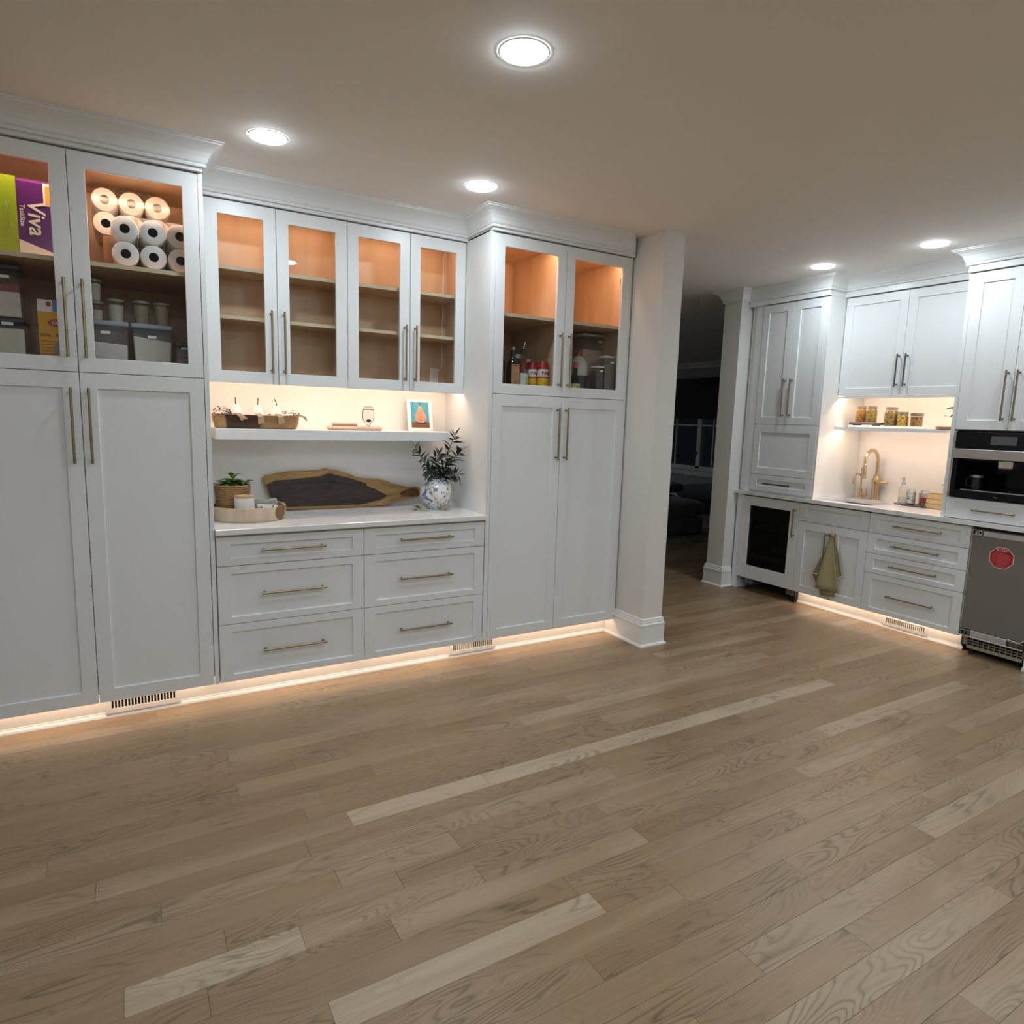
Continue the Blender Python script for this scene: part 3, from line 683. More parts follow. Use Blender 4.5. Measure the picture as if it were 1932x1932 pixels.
t = lathe_thing('milk_bottle', 'pale bottle on the lower rack inside the drinks cooler', 'bottle', (-.135, .15, .3065), 'B', [(.033, 0), (.036, .004), (.036, .11), (.033, .14), (.018, .18), (.016, .19)], MILKW)
MB().lathe([(.019, .188), (.019, .206), (.0, .206)], (-.135, .15, .3065), 16).build('cap', WHITEP, t, smooth=True)
for i, x in enumerate((-.315, -.235)):
    t = lathe_thing('preserve_jar', ('left' if i == 0 else 'right') + ' of two small dark jars on the lower rack in the drinks cooler', 'jar', (x, .17, .3065), 'B', [(.028, 0), (.031, .004), (.031, .085), (.026, .095)], paste_mat('dark_preserve_%d' % i, (.10, .07, .04), (.22, .18, .10)), group='small dark jars in the cooler')
    MB().lathe([(.029, .094), (.029, .108), (.0, .108)], (x, .17, .3065), 16).build('lid', LTMETAL, t, smooth=True)

# ---- under-counter fridge ------------------------------------------------------------------------------
c = thing('bar_fridge', 'grey metal under-counter fridge without its front panel, red stop sticker on it', 'fridge', (1.515, 0, 0), 'B')
x0, x1 = 1.327, 1.708
MB().box(x0 + .004, x1, .03, .56, .055, .876).build('cabinet_body', BLACKP, c)
MB().box(x0, x1, 0, .029, .178, .862).build('door', GREYM, c, bevel=.003)
fd = [o for o in c.children if o.name.startswith('door')][0]
MB().box(x0 - .001, x0 + .005, -.003, .0, .18, .86).build('edge_strip', LTMETAL, fd)
MB().box(1.396, 1.69, -.006, -.0002, .822, .856).build('top_rail', LTMETAL, fd, bevel=.001)
MB().box(1.668, 1.694, -.012, -.006, .818, .858).build('bracket', WHITEP, fd, bevel=.001)
mb = MB(); mb.box(x0 + .006, x0 + .064, -.010, -.0002, .823, .860); mb.build('hinge', STEEL, fd, bevel=.002)
mb = MB(); mb.box(x0 + .010, x0 + .022, -.0115, -.010, .829, .855).box(x0 + .036, x0 + .040, -.0115, -.010, .829, .855).box(x0 + .022, x0 + .036, -.0115, -.010, .851, .855).lathe([(.007, -.0115), (.007, -.0102)], (x0 + .052, 0, .842), 12, 'y'); mb.build('hinge_slot', VOID, fd)
MB().lathe([(.004, -.003), (.004, 0)], (x0 + .062, 0, .812), 10, 'y').lathe([(.004, -.003), (.004, 0)], (1.345, 0, .52), 10, 'y').build('screw', LTMETAL, fd)
mb = MB(); mb.box(x0 - .002, x1 - .006, -.020, .02, .130, .137).box(x0 + .07, 1.61, -.016, .0, .137, .178); mb.build('bottom_rail', LTMETAL, c, bevel=.001)
MB().box(x0 + .005, x0 + .064, -.012, .0, .139, .174).build('hinge', GREYM, c, bevel=.002)
MB().box(x0 + .015, x0 + .03, -.0135, -.012, .145, .17).box(x0 + .042, x0 + .054, -.0135, -.012, .145, .168).build('hinge_slot', VOID, c)
MB().box(1.612, x1 - .004, -.012, .0, .138, .172).build('hinge', BRONZE, c, bevel=.003)
MB().tube([(1.615, -.016, .182), (1.66, -.018, .178), (1.69, -.018, .182), (1.704, -.012, .20)], .004, 8).build('hinge_arm', LTMETAL, c, smooth=True)
# ventilation grille: frame and bars, open between them
g = MB(); gx0, gx1, gz0, gz1, gy = x0 + .020, x1 - .004, .048, .128, .012
g.box(gx0, gx1, gy, gy + .012, gz0, gz0 + .021).box(gx0, gx1, gy, gy + .012, gz1 - .008, gz1).box(gx0, gx0 + .028, gy, gy + .012, gz0, gz1).box(gx1 - .006, gx1, gy, gy + .012, gz0, gz1)
for k in range(1, 3): g.box(gx0, gx1, gy, gy + .010, gz0 + .021 + k * .017 - .002, gz0 + .021 + k * .017 + .002)
for k in range(1, 10): g.box(gx0 + .028 + k * .0325 - .002, gx0 + .028 + k * .0325 + .002, gy, gy + .009, gz0 + .02, gz1 - .006)
g.build('grille', M('beige_grille', (.40, .35, .26), .45, .2, var=.05), c)
for x in (x0 + .06, x1 - .045): MB().lathe([(.016, 0), (.016, .012), (.008, .014), (.008, .056)], (x, .06, 0), 12).build('foot', BLACKP, c, smooth=True)
RED = M('sticker_red', (.42, .015, .02), .4, var=.06, scale=40); PALE = M('sticker_white', (.75, .70, .68), .5, var=.02); PINK = M('sticker_small_print', (.55, .10, .09), .5, var=.05)
oc = lambda r: [(1.514 + r * math.cos(PI / 8 + k * PI / 4), .697 + r * 1.02 * math.sin(PI / 8 + k * PI / 4)) for k in range(8)]
st = MB().prism(oc(.0745), -.0006, -.0001).build('sticker', PALE, fd)
MB().prism(oc(.070), -.0010, -.0006).build('sticker_face', RED, st)
text('lettering', 'STOP', .027, PALE, st, (1.514, -.0011, .747), bold=.0004)
mb = MB(); rr = random.Random(3)
for i in range(10):
    z = .727 - i * .0095; hw = .052 if abs(z - .697) < .03 else .040
    mb.box(1.514 - hw * (.55 if i > 1 else .9), 1.514 + hw * rr.uniform(.8, 1), -.00125, -.00105, z - .0028, z + .0024)
    if 1 < i < 7: mb.box(1.514 - hw, 1.514 - hw * .68, -.00125, -.00105, z - .002, z + .002)
mb.build('small_print', PINK, st)
c = thing('end_panel', 'white end panel closing the wet bar past the steel fridge', 'panel', (1.75, 0, 0), 'B')
MB().box(1.712, 1.83, -.002, .56, .0, .883).build('board', PAINT, c, bevel=.001)
MB().box(1.710, 1.83, -.014, -.002, .0, .03).build('shoe', TRIMP, c, bevel=.003)

# ---- built-in coffee machine ------------------------------------------------------------------------
c = thing('coffee_machine', 'built-in black coffee machine with a steel band and dark cup niche', 'coffee machine', (1.47, 0, 1.06), 'B')
a0, a1 = 1.1605, 1.795
MB().box(1.1395, 1.1595, .006, .05, 1.062, 1.508).build('side_trim', STEEL, c)
MB().box(a0, a1, -.018, .05, 1.392, 1.503).build('control_panel', BLACKGL, c, bevel=.005)
cp = c.children[-1]
MB().box(1.374, 1.520, -.0190, -.0181, 1.422, 1.477).build('display', M('display_grey', (.055, .06, .07), .25, var=.05, emit=.05), [o for o in c.children if o.name.startswith('control_panel')][0])
MB().box(a0 - .002, a1, -.020, .05, 1.325, 1.388).build('steel_band', STEEL, c, bevel=.002)
mb = MB(); mb.box(a0, a0 + .030, -.016, .30, 1.066, 1.324).box(a1 - .03, a1, -.016, .30, 1.066, 1.324).box(a0 + .03, a1 - .03, .27, .30, 1.10, 1.324).box(a0 + .03, a1 - .03, .02, .30, 1.31, 1.324)
mb.build('niche', BLACKGL, c)
MB().box(a0 + .03, a1 - .03, -.016, .27, 1.066, 1.112).build('drip_tray', BLACKGL, c, bevel=.002)
dt = [o for o in c.children if o.name.startswith('drip_tray')][0]
MB().box(a0 + .06, a1 - .05, -.0005, .008, 1.1122, 1.1185).build('tray_rim', STEEL, dt)
text('lettering', 'Miele', .012, STEEL, dt, (1.440, -.0165, 1.083))
MB().prism([(1.425, 1.27), (1.508, 1.27), (1.51, 1.325), (1.423, 1.325)], -.012, .06).build('spout', M('spout_metal', (.60, .56, .48), .3, .9, var=.04), c, bevel=.008)
t = thing('steel_mug', 'dark insulated mug with a pale rim inside the coffee machine niche', 'mug', (1.265, .10, 1.1125), 'B')
MB().lathe([(.034, 0), (.037, .003), (.037, .085), (.034, .088), (.034, .012), (.001, .010)], (1.265, .10, 1.1125), 24).build('cup', M('gunmetal', (.05, .055, .06), .3, .8, var=.1), t, smooth=True)
MB().lathe([(.037, .086), (.0375, .098), (.034, .100), (.033, .088)], (1.265, .10, 1.1125), 24, caps=False).build('rim', LTMETAL, t, smooth=True)
MB().tube([(1.23, .098, 1.19), (1.212, .09, 1.187), (1.206, .088, 1.17), (1.210, .09, 1.14), (1.23, .098, 1.130)], .005, 8).build('grip', BLACKP, t, smooth=True)

# ---- recessed ceiling lights --------------------------------------------------------------------------
def can(x, y, label, group='recessed ceiling lights', m=None):
    t = thing('ceiling_light', label, 'ceiling light', (x, y, H), group=group)
    MB().lathe([(.086, H - .0008), (.085, H - .003), (.079, H - .004), (.078, H - .002)], (x, y, 0), 40, caps=False).build('trim_ring', WHITEP, t, smooth=True)
    MB().lathe([(.0001, H - .015), (.030, H - .014), (.055, H - .011), (.070, H - .007), (.077, H - .0032)], (x, y, 0), 40, caps=False).build('lens', m or LAMPM, t, smooth=True)
can(1.60, -1.475, 'round recessed light nearest the camera, alone in the middle of the ceiling')
can(1.02, -.28, 'round recessed light in front of the empty glass cabinet beside the paper towels')
can(2.07, -.28, 'round recessed light beside the corner of the bottle pantry crown')
can(4.95, -.26, 'round recessed light in front of the counter-standing cabinet at the wet bar')
can(4.95, -1.05, 'round recessed light in front of the tall coffee machine cabinet')
OUT = 'added round ceiling light, unseen, filling out the room lighting'
for x, y in ((4.95, -1.85), (.15, -2.75), (3.15, -2.75), (1.9, -3.4), (4.2, -3.4), (1.12, -3.4), (2.65, -3.4), (1.2, -4.2), (2.9, -4.2), (4.6, -4.2), (-1.2, -2.75), (-1.2, -4.2), (0, -5.6), (1.32, -5.6), (3.3, -5.6)):  # lamps added out of view to lift the general light
    can(x, y, OUT, 'added unseen ceiling lights')
DEN_FILL = emit_mat('den_fill_lens', (.80, .95, 1.1), 19.0)  # lens of unseen lamps added to brighten the den
for x, y in ((5.0, 4.6), (5.0, 6.8), (7.2, 7.4)): can(x, y, 'added dim den light, unseen behind the wall end, lifting the dark room', 'added den fill lights', DEN_FILL)

# ------------------------------------------------------------------ things in the paper towel pantry
SF, FLZ = 2.1245, 1.6605           # shelf top and compartment floor
ROLL = {}
def roll_mesh(r, L):
    k = (r, L)
    if k not in ROLL:
        mb = MB(); h = .0205
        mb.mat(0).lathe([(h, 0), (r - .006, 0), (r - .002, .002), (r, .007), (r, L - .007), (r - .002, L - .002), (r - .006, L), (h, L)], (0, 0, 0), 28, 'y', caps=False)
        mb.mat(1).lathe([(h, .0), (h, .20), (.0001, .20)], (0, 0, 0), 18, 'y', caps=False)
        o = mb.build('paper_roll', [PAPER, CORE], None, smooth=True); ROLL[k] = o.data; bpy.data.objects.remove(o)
    return ROLL[k]
def towel_pack(label, xs, zs, r, y0, L):
    t = thing('paper_towel_pack', label, 'paper towels', (sum(xs) / 3, y0, zs[0] - r), group='wrapped packs of paper towel rolls')
    me = roll_mesh(r, L)
    for z in zs:
        for x in xs:
            o = bpy.data.objects.new('paper_roll', me); COL.objects.link(o); o.parent = t
            o.location = (x - origin_of(t)[0], 0, z - origin_of(t)[2])
    q = r + .0012; pts = []
    for cx, cz, a0 in ((xs[2], zs[0], -90), (xs[2], zs[1], 0), (xs[0], zs[1], 90), (xs[0], zs[0], 180)):
        for k in range(7):
            a = math.radians(a0 + 15 * k); pts.append((cx + q * math.cos(a), cz + q * math.sin(a)))
    MB().prism(pts, y0 - .0025, y0 + L + .002).build('plastic_wrap', WRAP, t, smooth=True)
    return t
towel_pack('plastic wrapped pack of six paper rolls in front, standing on the shelf', (.462, .573, .684), (2.1808, 2.2885), .0538, .068, .27)
carton = tag(MB().box(.372, .655, .366, .605, SF, 2.311).build('cardboard_carton', M('brown_card', (.30, .17, .09), .8, var=.1, scale=8), None, bevel=.003), 'brown carton hidden behind the front pack of paper rolls', 'box')
towel_pack('pack of six paper rolls at the back, raised higher and lit from above', (.389, .5, .611), (2.3665, 2.4745), .0538, .366, .235)
PURP = M('purple_film', (.10, .016, .15), .22, var=.1, scale=5, bump=.25, bscale=9); GREENF = M('green_film', (.30, .42, .02), .22, var=.12, scale=5, bump=.25, bscale=9)
CREAM = M('print_cream', (.80, .76, .68), .35, var=.03); ORANGE = M('print_orange', (.75, .40, .06), .4, var=.1, scale=30); LGREEN = M('print_pale_green', (.46, .58, .14), .3, var=.03)
t = thing('paper_towel_pack', 'purple and green package of paper towels lying on the left of the shelf', 'paper towels', (.02, .1, SF))
MB().box(-.20, .236, .1, .42, SF, 2.441).build('package', PURP, t, bevel=.014, smooth=True)
MB().box(.004, .0725, .0985, .14, SF + .010, 2.430).box(.004, .0725, .0999, .135, 2.40, 2.4416).build('green_band', GREENF, t)
MB().prism([(.0735, SF + .010), (.226, SF + .010), (.226, 2.1365), (.0735, 2.190)], .0985, .101).build('white_wedge', CREAM, t)
MB().box(-.19, -.03, .0985, .101, SF + .012, 2.22).build('white_band', CREAM, t)
MB().box(.166, .228, .0985, .101, 2.338, 2.430).build('picture_border', CREAM, t)
MB().box(.174, .226, .0980, .099, 2.345, 2.420).build('picture_patch', ORANGE, t)
RY = Matrix.Rotation(PI / 2, 4, 'Y')
text('lettering', 'Viva', .086, CREAM, t, (.137, .0982, 2.284), RY, italic=.12, bold=.0012)
text('lettering', 'TaskSize', .0255, CREAM, t, (.0895, .0982, 2.288), RY, bold=.0003)
text('lettering', 'Signature Cloth', .0205, LGREEN, t, (.040, .0982, 2.275), RY)
def tub(name, label, cat, x0, x1, y0, y1, z0, z1, fills, lidm, body=CLEAR, lid_h=.018, over=.004, taper=.0, group=None, lab=None, slope=0.0, lidname='lid'):
    """lidded food tub: clear body, layers of contents, lid and a paper label"""
    t = thing(name, label, cat, ((x0 + x1) / 2, (y0 + y1) / 2, z0), group=group)
    zt = z1 - lid_h; w = .0022
    def loft(a, b, za, zb, sl=0):
        k0, k1 = taper * (1 - (za - z0) / (z1 - z0)), taper * (1 - (zb - z0) / (z1 - z0))
        vs = [(a + k0 + (x1 - x0 - 2 * a - 2 * k0) * i + x0, y0 + b + k0 + (y1 - y0 - 2 * b - 2 * k0) * j, za) for i, j in ((0, 0), (1, 0), (1, 1), (0, 1))]
        vs += [(a + k1 + (x1 - x0 - 2 * a - 2 * k1) * i + x0, y0 + b + k1 + (y1 - y0 - 2 * b - 2 * k1) * j, zb + (sl if i == 0 else -sl)) for i, j in ((0, 0), (1, 0), (1, 1), (0, 1))]
        return vs, [(3, 2, 1, 0), (4, 5, 6, 7), (0, 1, 5, 4), (1, 2, 6, 5), (2, 3, 7, 6), (3, 0, 4, 7)]
    MB().add(*loft(0, 0, z0, zt)).build('body', body, t, bevel=.006, smooth=True)
    za = z0 + .004
    for zb, m in fills:
        MB().add(*loft(w, w, za, zb, slope)).build('contents', m, t, bevel=.004); za = zb + .0003
    MB().box(x0 - over, x1 + over, y0 - over, y1 + over, zt, z1).build(lidname, lidm, t, bevel=.005, smooth=True)
    if lab:
        lx, lz, lw, lh = lab
        MB().box(lx - lw / 2, lx + lw / 2, y0 - .0012, y0 - .0004, lz - lh / 2, lz + lh / 2).build('label', WHITEP, t, bevel=.0002)
    return t
FLOUR = M('flour', (.72, .66, .55), .9, var=.04, scale=30, bump=.2, bscale=60); SUGAR = M('white_sugar', (.74, .68, .64), .85, var=.04, scale=30); PINKG = M('reddish_grains', (.32, .08, .07), .9, var=.35, scale=90)
OATS = M('tan_grains', (.42, .33, .22), .9, var=.2, scale=110); DARKLID = M('dark_grey_lid', (.05, .055, .06), .45, var=.05); BLUELID = glass_mat('bluish_lid', (.62, .70, .82), 1.2, .15, .5); GREYLID = glass_mat('greyish_lid', (.55, .56, .55), 1.0, .15, .55)
tub('food_container', 'large square flour container at the bottom of the stack beside the yellow box', 'container', -.10, .066, .12, .30, FLZ, 1.862, [(1.818, FLOUR)], DARKLID, lab=(.008, 1.838, .042, .013))
tub('food_container', 'square container with a red layer over flour, on top of the left stack', 'container', -.10, .061, .12, .30, 1.8625, 2.082, [(1.972, FLOUR), (2.004, PINKG)], DARKLID, lab=(.004, 2.033, .045, .012))
YEL = M('yellow_card', (.72, .36, .015), .5, var=.06, scale=8); BLUEP = M('print_blue', (.12, .22, .55), .5, var=.05); REDP = M('print_red', (.45, .03, .02), .45, var=.08); BROWNP = M('print_brown', (.25, .07, .01), .5, var=.05)
t = thing('trash_bag_box', 'yellow cardboard box lettered LEAK, with a white top, in the left pantry', 'box', (.185, .12, FLZ))
MB().box(.116, .262, .12, .19, FLZ, 1.9535).build('carton', YEL, t, bevel=.001)
MB().box(.1165, .2615, .1192, .1198, 1.902, 1.9525).build('white_top', CREAM, t); MB().box(.150, .166, .1186, .1191, 1.925, 1.945).build('red_mark', REDP, t); MB().box(.172, .200, .1186, .1191, 1.904, 1.952).build('blue_mark', BLUEP, t)
MB().lathe([(.0001, .1184), (.034, .1184), (.034, .1196)], (.19, 0, 1.856), 24, 'y', sx=1.15, sy=.46).build('red_oval', REDP, t)
text('lettering', 'Glad', .022, CREAM, t, (.184, .1178, 1.856), italic=.25)
text('lettering', 'LEAK', .0165, BROWNP, t, (.142, .1192, 1.801), bold=.0004)
text('lettering', 'GUARD', .0165, BROWNP, t, (.205, .1192, 1.801), bold=.0004)
mb = MB()
for i in range(6): mb.box(.122, .122 + (.045 if i % 2 else .06), .1188, .1196, 1.775 - i * .014, 1.777 - i * .014)
mb.build('small_print', BROWNP, t)
MB().lathe([(.0001, .1186), (.032, .1186), (.032, .1196)], (.20, 0, 1.745), 20, 'y', sx=1, sy=1.3).build('grey_print', M('print_grey', (.25, .24, .22), .5, var=.2, scale=40), t)
tub('storage_bin', 'milky storage bin with pinkish sugar, left of the two bins', 'storage bin', .308, .456, .12, .38, FLZ, 1.886, [(1.786, SUGAR)], BLUELID, CLEARBIN, lid_h=.022, over=.003, taper=.006, lab=(.366, 1.833, .038, .013), slope=.004, group='milky lidded bins')
tub('storage_bin', 'milky storage bin heaped with cream flour, right of the two bins', 'storage bin', .470, .640, .12, .38, FLZ, 1.886, [(1.818, FLOUR)], BLUELID, CLEARBIN, lid_h=.022, over=.003, taper=.012, lab=(.553, 1.827, .036, .013), slope=.009, group='milky lidded bins')
tub('food_container', 'small dark container in the right corner beside the flour bin', 'container', .652, .735, .12, .20, FLZ, 1.815, [(1.735, M('mauve_powder', (.33, .24, .22), .9, var=.1))], DARKLID, lid_h=.022, lab=(.70, 1.785, .05, .010))
def canister(label, x, y, z0, z1, r, fill, zf, top=None):
    t = thing('glass_canister', label, 'canister', (x, y, z0), group='tapered canisters on the storage bins')
    rt = r; rb = r * .86; h = z1 - z0
    MB().lathe([(.0001, .0), (rb, 0), (rb + .001, .004), (rt, h - .012), (rt, h - .010), (.0001, h - .010)], (x, y, z0), 22, caps=False).build('body', CLEAR, t, smooth=True)
    f = (zf - z0) / h; MB().lathe([(.0001, .003), (rb - .002, .003), (rb + (rt - rb) * f - .002, zf - z0), (.0001, zf - z0 + .003)], (x, y, z0), 22, caps=False).build('contents', fill, t, smooth=True)
    MB().lathe([(rt + .0025, h - .012), (rt + .0025, h - .002), (rt - .001, h), (.0001, h)], (x, y, z0), 22).build('lid', GREYLID, t, smooth=True)
    return t
canister('lowest of two stacked canisters at the left edge, on the pink sugar bin', .330, .19, 1.8865, 1.975, .033, FLOUR, 1.935)
canister('topmost canister, stacked at the left edge above the pink sugar bin', .328, .19, 1.9755, 2.072, .031, FLOUR, 2.052)
canister('pale filled canister standing alone right on the pink sugar bin', .412, .19, 1.8865, 1.992, .0345, FLOUR, 1.965)
canister('tan filled canister on the left of the cream flour bin', .515, .19, 1.8865, 1.995, .0355, OATS, 1.972)
canister('slim tan filled canister on the right of the cream flour bin', .603, .19, 1.8865, 1.995, .0345, OATS, 1.978)

# ------------------------------------------------------------------ things in the bottle pantry
def bottle(name, label, cat, x, y, prof, m, parts=(), group=None, z=FLZ, seg=20):
    t = thing(name, label, cat, (x, y, z), group=group)
    MB().lathe(prof, (x, y, z), seg).build('body', m, t, smooth=True)
    for nm, pr, mm in parts: MB().lathe(pr, (x, y, z), seg, caps=True).build(nm, mm, t, smooth=True)
    return t
bottle('wine_bottle', 'plain dark bottle at the far left of the bottle pantry', 'bottle', 2.452, .15, [(.030, 0), (.033, .003), (.033, .16), (.028, .19), (.014, .215), (.014, .258)], GREENGL)
t = thing('oil_bottle', 'square dark oil bottle with an orange label and cork top', 'bottle', (2.546, .15, FLZ))
MB().box(2.512, 2.580, .116, .184, FLZ, 1.845).build('body', GREENGL, t, bevel=.010, smooth=True)
MB().lathe([(.032, .183), (.026, .200), (.0155, .212), (.0145, .222)], (2.546, .15, FLZ), 20).build('shoulder', GREENGL, t, smooth=True)
MB().lathe([(.0155, .220), (.0155, .262), (.012, .264)], (2.546, .15, FLZ), 20).build('neck_wrap', BLACKP, t, smooth=True)
MB().lathe([(.0105, .263), (.0115, .281), (.009, .283)], (2.546, .15, FLZ), 16).build('cork', M('cork', (.55, .38, .18), .8, var=.15, scale=60), t, smooth=True)
lb = MB().box(2.518, 2.574, .1152, .1158, FLZ + .03, 1.836).build('label', M('label_tan', (.47, .24, .11), .6, var=.15, scale=25), t)
MB().box(2.521, 2.571, .1146, .1151, FLZ + .035, FLZ + .04).box(2.521, 2.571, .1146, .1151, 1.826, 1.831).box(2.540, 2.551, .1146, .1151, FLZ + .055, FLZ + .072).build('label_print', BROWNP, lb)
t = bottle('pour_bottle', 'clear bottle with a curved steel pouring spout', 'bottle', 2.622, .15, [(.030, 0), (.034, .004), (.034, .155), (.028, .18), (.014, .21), (.0135, .258)], JARGLASS,
           (('label', [(.0345, .03), (.0345, .125)], M('label_white_green', (.55, .60, .52), .6, var=.25, scale=30)),))
MB().lathe([(.0145, .250), (.0145, .272), (.008, .276)], (2.622, .15, FLZ), 16).build('stopper', BLACKP, t, smooth=True)
MB().tube([(2.622, .15, FLZ + .27), (2.6225, .149, FLZ + .292), (2.626, .147, FLZ + .308), (2.632, .145, FLZ + .321)], [.005, .0045, .0038, .003], 8).build('spout', LTMETAL, t, smooth=True)
GL2 = M('amber_glass', (.10, .05, .02), .15, var=.1)
bottle('spice_jar', 'jar with a wide white lid standing behind the pouring bottle', 'jar', 2.722, .40, [(.028, 0), (.031, .004), (.031, .22), (.026, .240)], GL2, (('lid', [(.027, .240), (.027, .266), (.025, .268)], WHITEP),))
bottle('spice_jar', 'jar with a small white cap standing behind the spray cans', 'jar', 2.767, .325, [(.019, 0), (.0215, .004), (.0215, .16), (.016, .19)], GL2, (('lid', [(.0165, .19), (.0165, .232), (.015, .234)], WHITEP),))
bottle('label_bottle', 'short bottle with a green and cream label beside the spray cans', 'bottle', 2.668, .235, [(.022, 0), (.025, .003), (.025, .105), (.016, .135), (.012, .14)], GL2, (('label', [(.0255, .02), (.0255, .095)], M('label_green_cream', (.46, .52, .22), .5, var=.5, scale=28)), ('lid', [(.0125, .14), (.0125, .155)], REDP)))
CANY = M('can_yellow', (.75, .52, .02), .35, var=.04); CANW = M('can_white', (.80, .78, .74), .35, var=.02); CANR = M('can_red', (.38, .01, .015), .35, var=.05)
def spray(label, x, y, word):
    t = thing('spray_can', label, 'spray can', (x, y, FLZ), group='red-capped cooking spray cans')
    MB().lathe([(.033, 0), (.0355, .003), (.0355, .105)], (x, y, FLZ), 24, caps=False).build('can', CANY, t, smooth=True)
    MB().lathe([(.0358, .103), (.0358, .140), (.034, .158), (.033, .160)], (x, y, FLZ), 24, caps=False).build('white_band', CANW, t, smooth=True)
    MB().lathe([(.0365, .158), (.0365, .163), (.033, .170), (.031, .198), (.028, .204), (.0001, .205)], (x, y, FLZ), 24, caps=False).build('cap', CANR, t, smooth=True)
    # the word follows the curve of the can
    MB().lathe([(.0360, .100), (.0360, .110)], (x, y, FLZ), 24, caps=False).build('red_band', REDP, t, smooth=True)
    o = text('lettering', word, .034, CANR, t, (x, y, FLZ + .130), bold=.0008, squeeze=.9); me = o.data
    for v in me.vertices:
        a = v.co.x * .9 / .0362; rr = .0362 + v.co.z
        v.co = ((rr * math.sin(a)) / .9, v.co.y, -(-rr * math.cos(a)))
    MB().ball((x - .006, y - .0352, FLZ + .075), .014, 10, 6, sz=.8, sy=.12).build('food_print', ORANGE, t, smooth=True)
    return t
spray('yellow cooking spray can with a red cap, frontmost of the row', 2.762, .13, 'PAM')
spray('yellow cooking spray can half hidden, second of the row', 2.722, .195, 'PAM')
spray('yellow cooking spray can of which only the red cap shows, rearmost', 2.70, .272, 'PAM')
t = bottle('soy_bottle', 'small dark sauce bottle with a red cap and yellow label', 'bottle', 2.972, .07, [(.031, 0), (.034, .004), (.033, .07), (.026, .105), (.014, .135), (.0125, .178)], BLACKGL, (('cap', [(.0155, .176), (.0165, .180), (.0165, .205), (.013, .212)], M('cap_red', (.60, .06, .04), .4, var=.05)),))
lab = MB().lathe([(.0345, .012), (.0345, .062), (.0325, .076)], (2.972, .07, FLZ), 24, caps=False).build('label', M('label_yellow', (.66, .58, .16), .5, var=.08, scale=20), t, smooth=True)
MB().lathe([(.008, .0342), (.011, .0342), (.011, .0362), (.008, .0362), (.008, .0342)], (2.972, .07, FLZ + .052), 6, 'y', caps=False).build('emblem', BLACKP, lab).location.y = -.0708
o = text('lettering', 'kikkoman', .011, BLACKP, lab, (2.972, .0345, FLZ + .030), bold=.0003)
JUGW = glass_mat('milky_jug', (.70, .70, .68), 1.0, .2, .75)
t = bottle('vinegar_jug', 'milky jug with a red cap and a dark lower half behind the sauce bottle', 'jug', 3.062, .165, [(.066, .135), (.066, .20), (.055, .235), (.035, .258), (.018, .268)], JUGW, (('lower_half', [(.060, 0), (.066, .005), (.066, .1345), (.0645, .137)], M('dark_blue_sleeve', (.018, .022, .032), .35, var=.1)), ('cap', [(.019, .268), (.0195, .288), (.017, .29)], M('cap_red_2', (.45, .02, .02), .4, var=.05))), seg=24)
RICE = M('brown_rice', (.58, .42, .29), .9, var=.3, scale=130); BEANS = M('dark_beans', (.06, .035, .03), .6, var=.4, scale=120); SEEDS = M('grey_seeds', (.17, .14, .11), .8, var=.35, scale=120); WLID = M('white_lid', (.74, .73, .71), .4, var=.03)
tub('cereal_container', 'tallest clear container, part filled with brown grain, at the back', 'container', 3.150, 3.322, .24, .36, FLZ, 2.092, [(1.985, RICE)], WLID, lab=(3.297, 2.043, .032, .013), lid_h=.016, group='white-lidded clear containers')
tub('cereal_container', 'short clear container of dark beans in front of the tall one', 'container', 3.136, 3.196, .055, .125, FLZ, 1.862, [(1.835, BEANS)], WLID, lab=(3.175, 1.83, .026, .011), lid_h=.014, group='white-lidded clear containers')
tub('cereal_container', 'slim clear container of grey seeds at the right of the bottle pantry', 'container', 3.206, 3.290, .055, .125, FLZ, 1.932, [(1.878, SEEDS)], WLID, lab=(3.262, 1.888, .030, .012), lid_h=.014, group='white-lidded clear containers')
# inside the empty cabinets
MB().box(2.168, 2.228, .578, .5825, 1.695, 1.812).build('outlet_plate', WHITEP, u2, bevel=.002)
MB().tube([(2.245, .36, 2.552), (2.245, .45, 2.549), (2.247, .53, 2.535), (2.25, .571, 2.50), (2.255, .577, 2.42), (2.252, .578, 2.25)], .0030, 8).build('cable', WHITEP, u2, smooth=True)
MB().tube([(2.252, .578, 2.227), (2.2525, .578, 2.05), (2.252, .578, 1.997)], .0030, 8).build('cable', WHITEP, u2, smooth=True)
MB().tube([(2.252, .578, 1.975), (2.2525, .578, 1.83), (2.21, .579, 1.77)], .0030, 8).build('cable', WHITEP, u2, smooth=True)
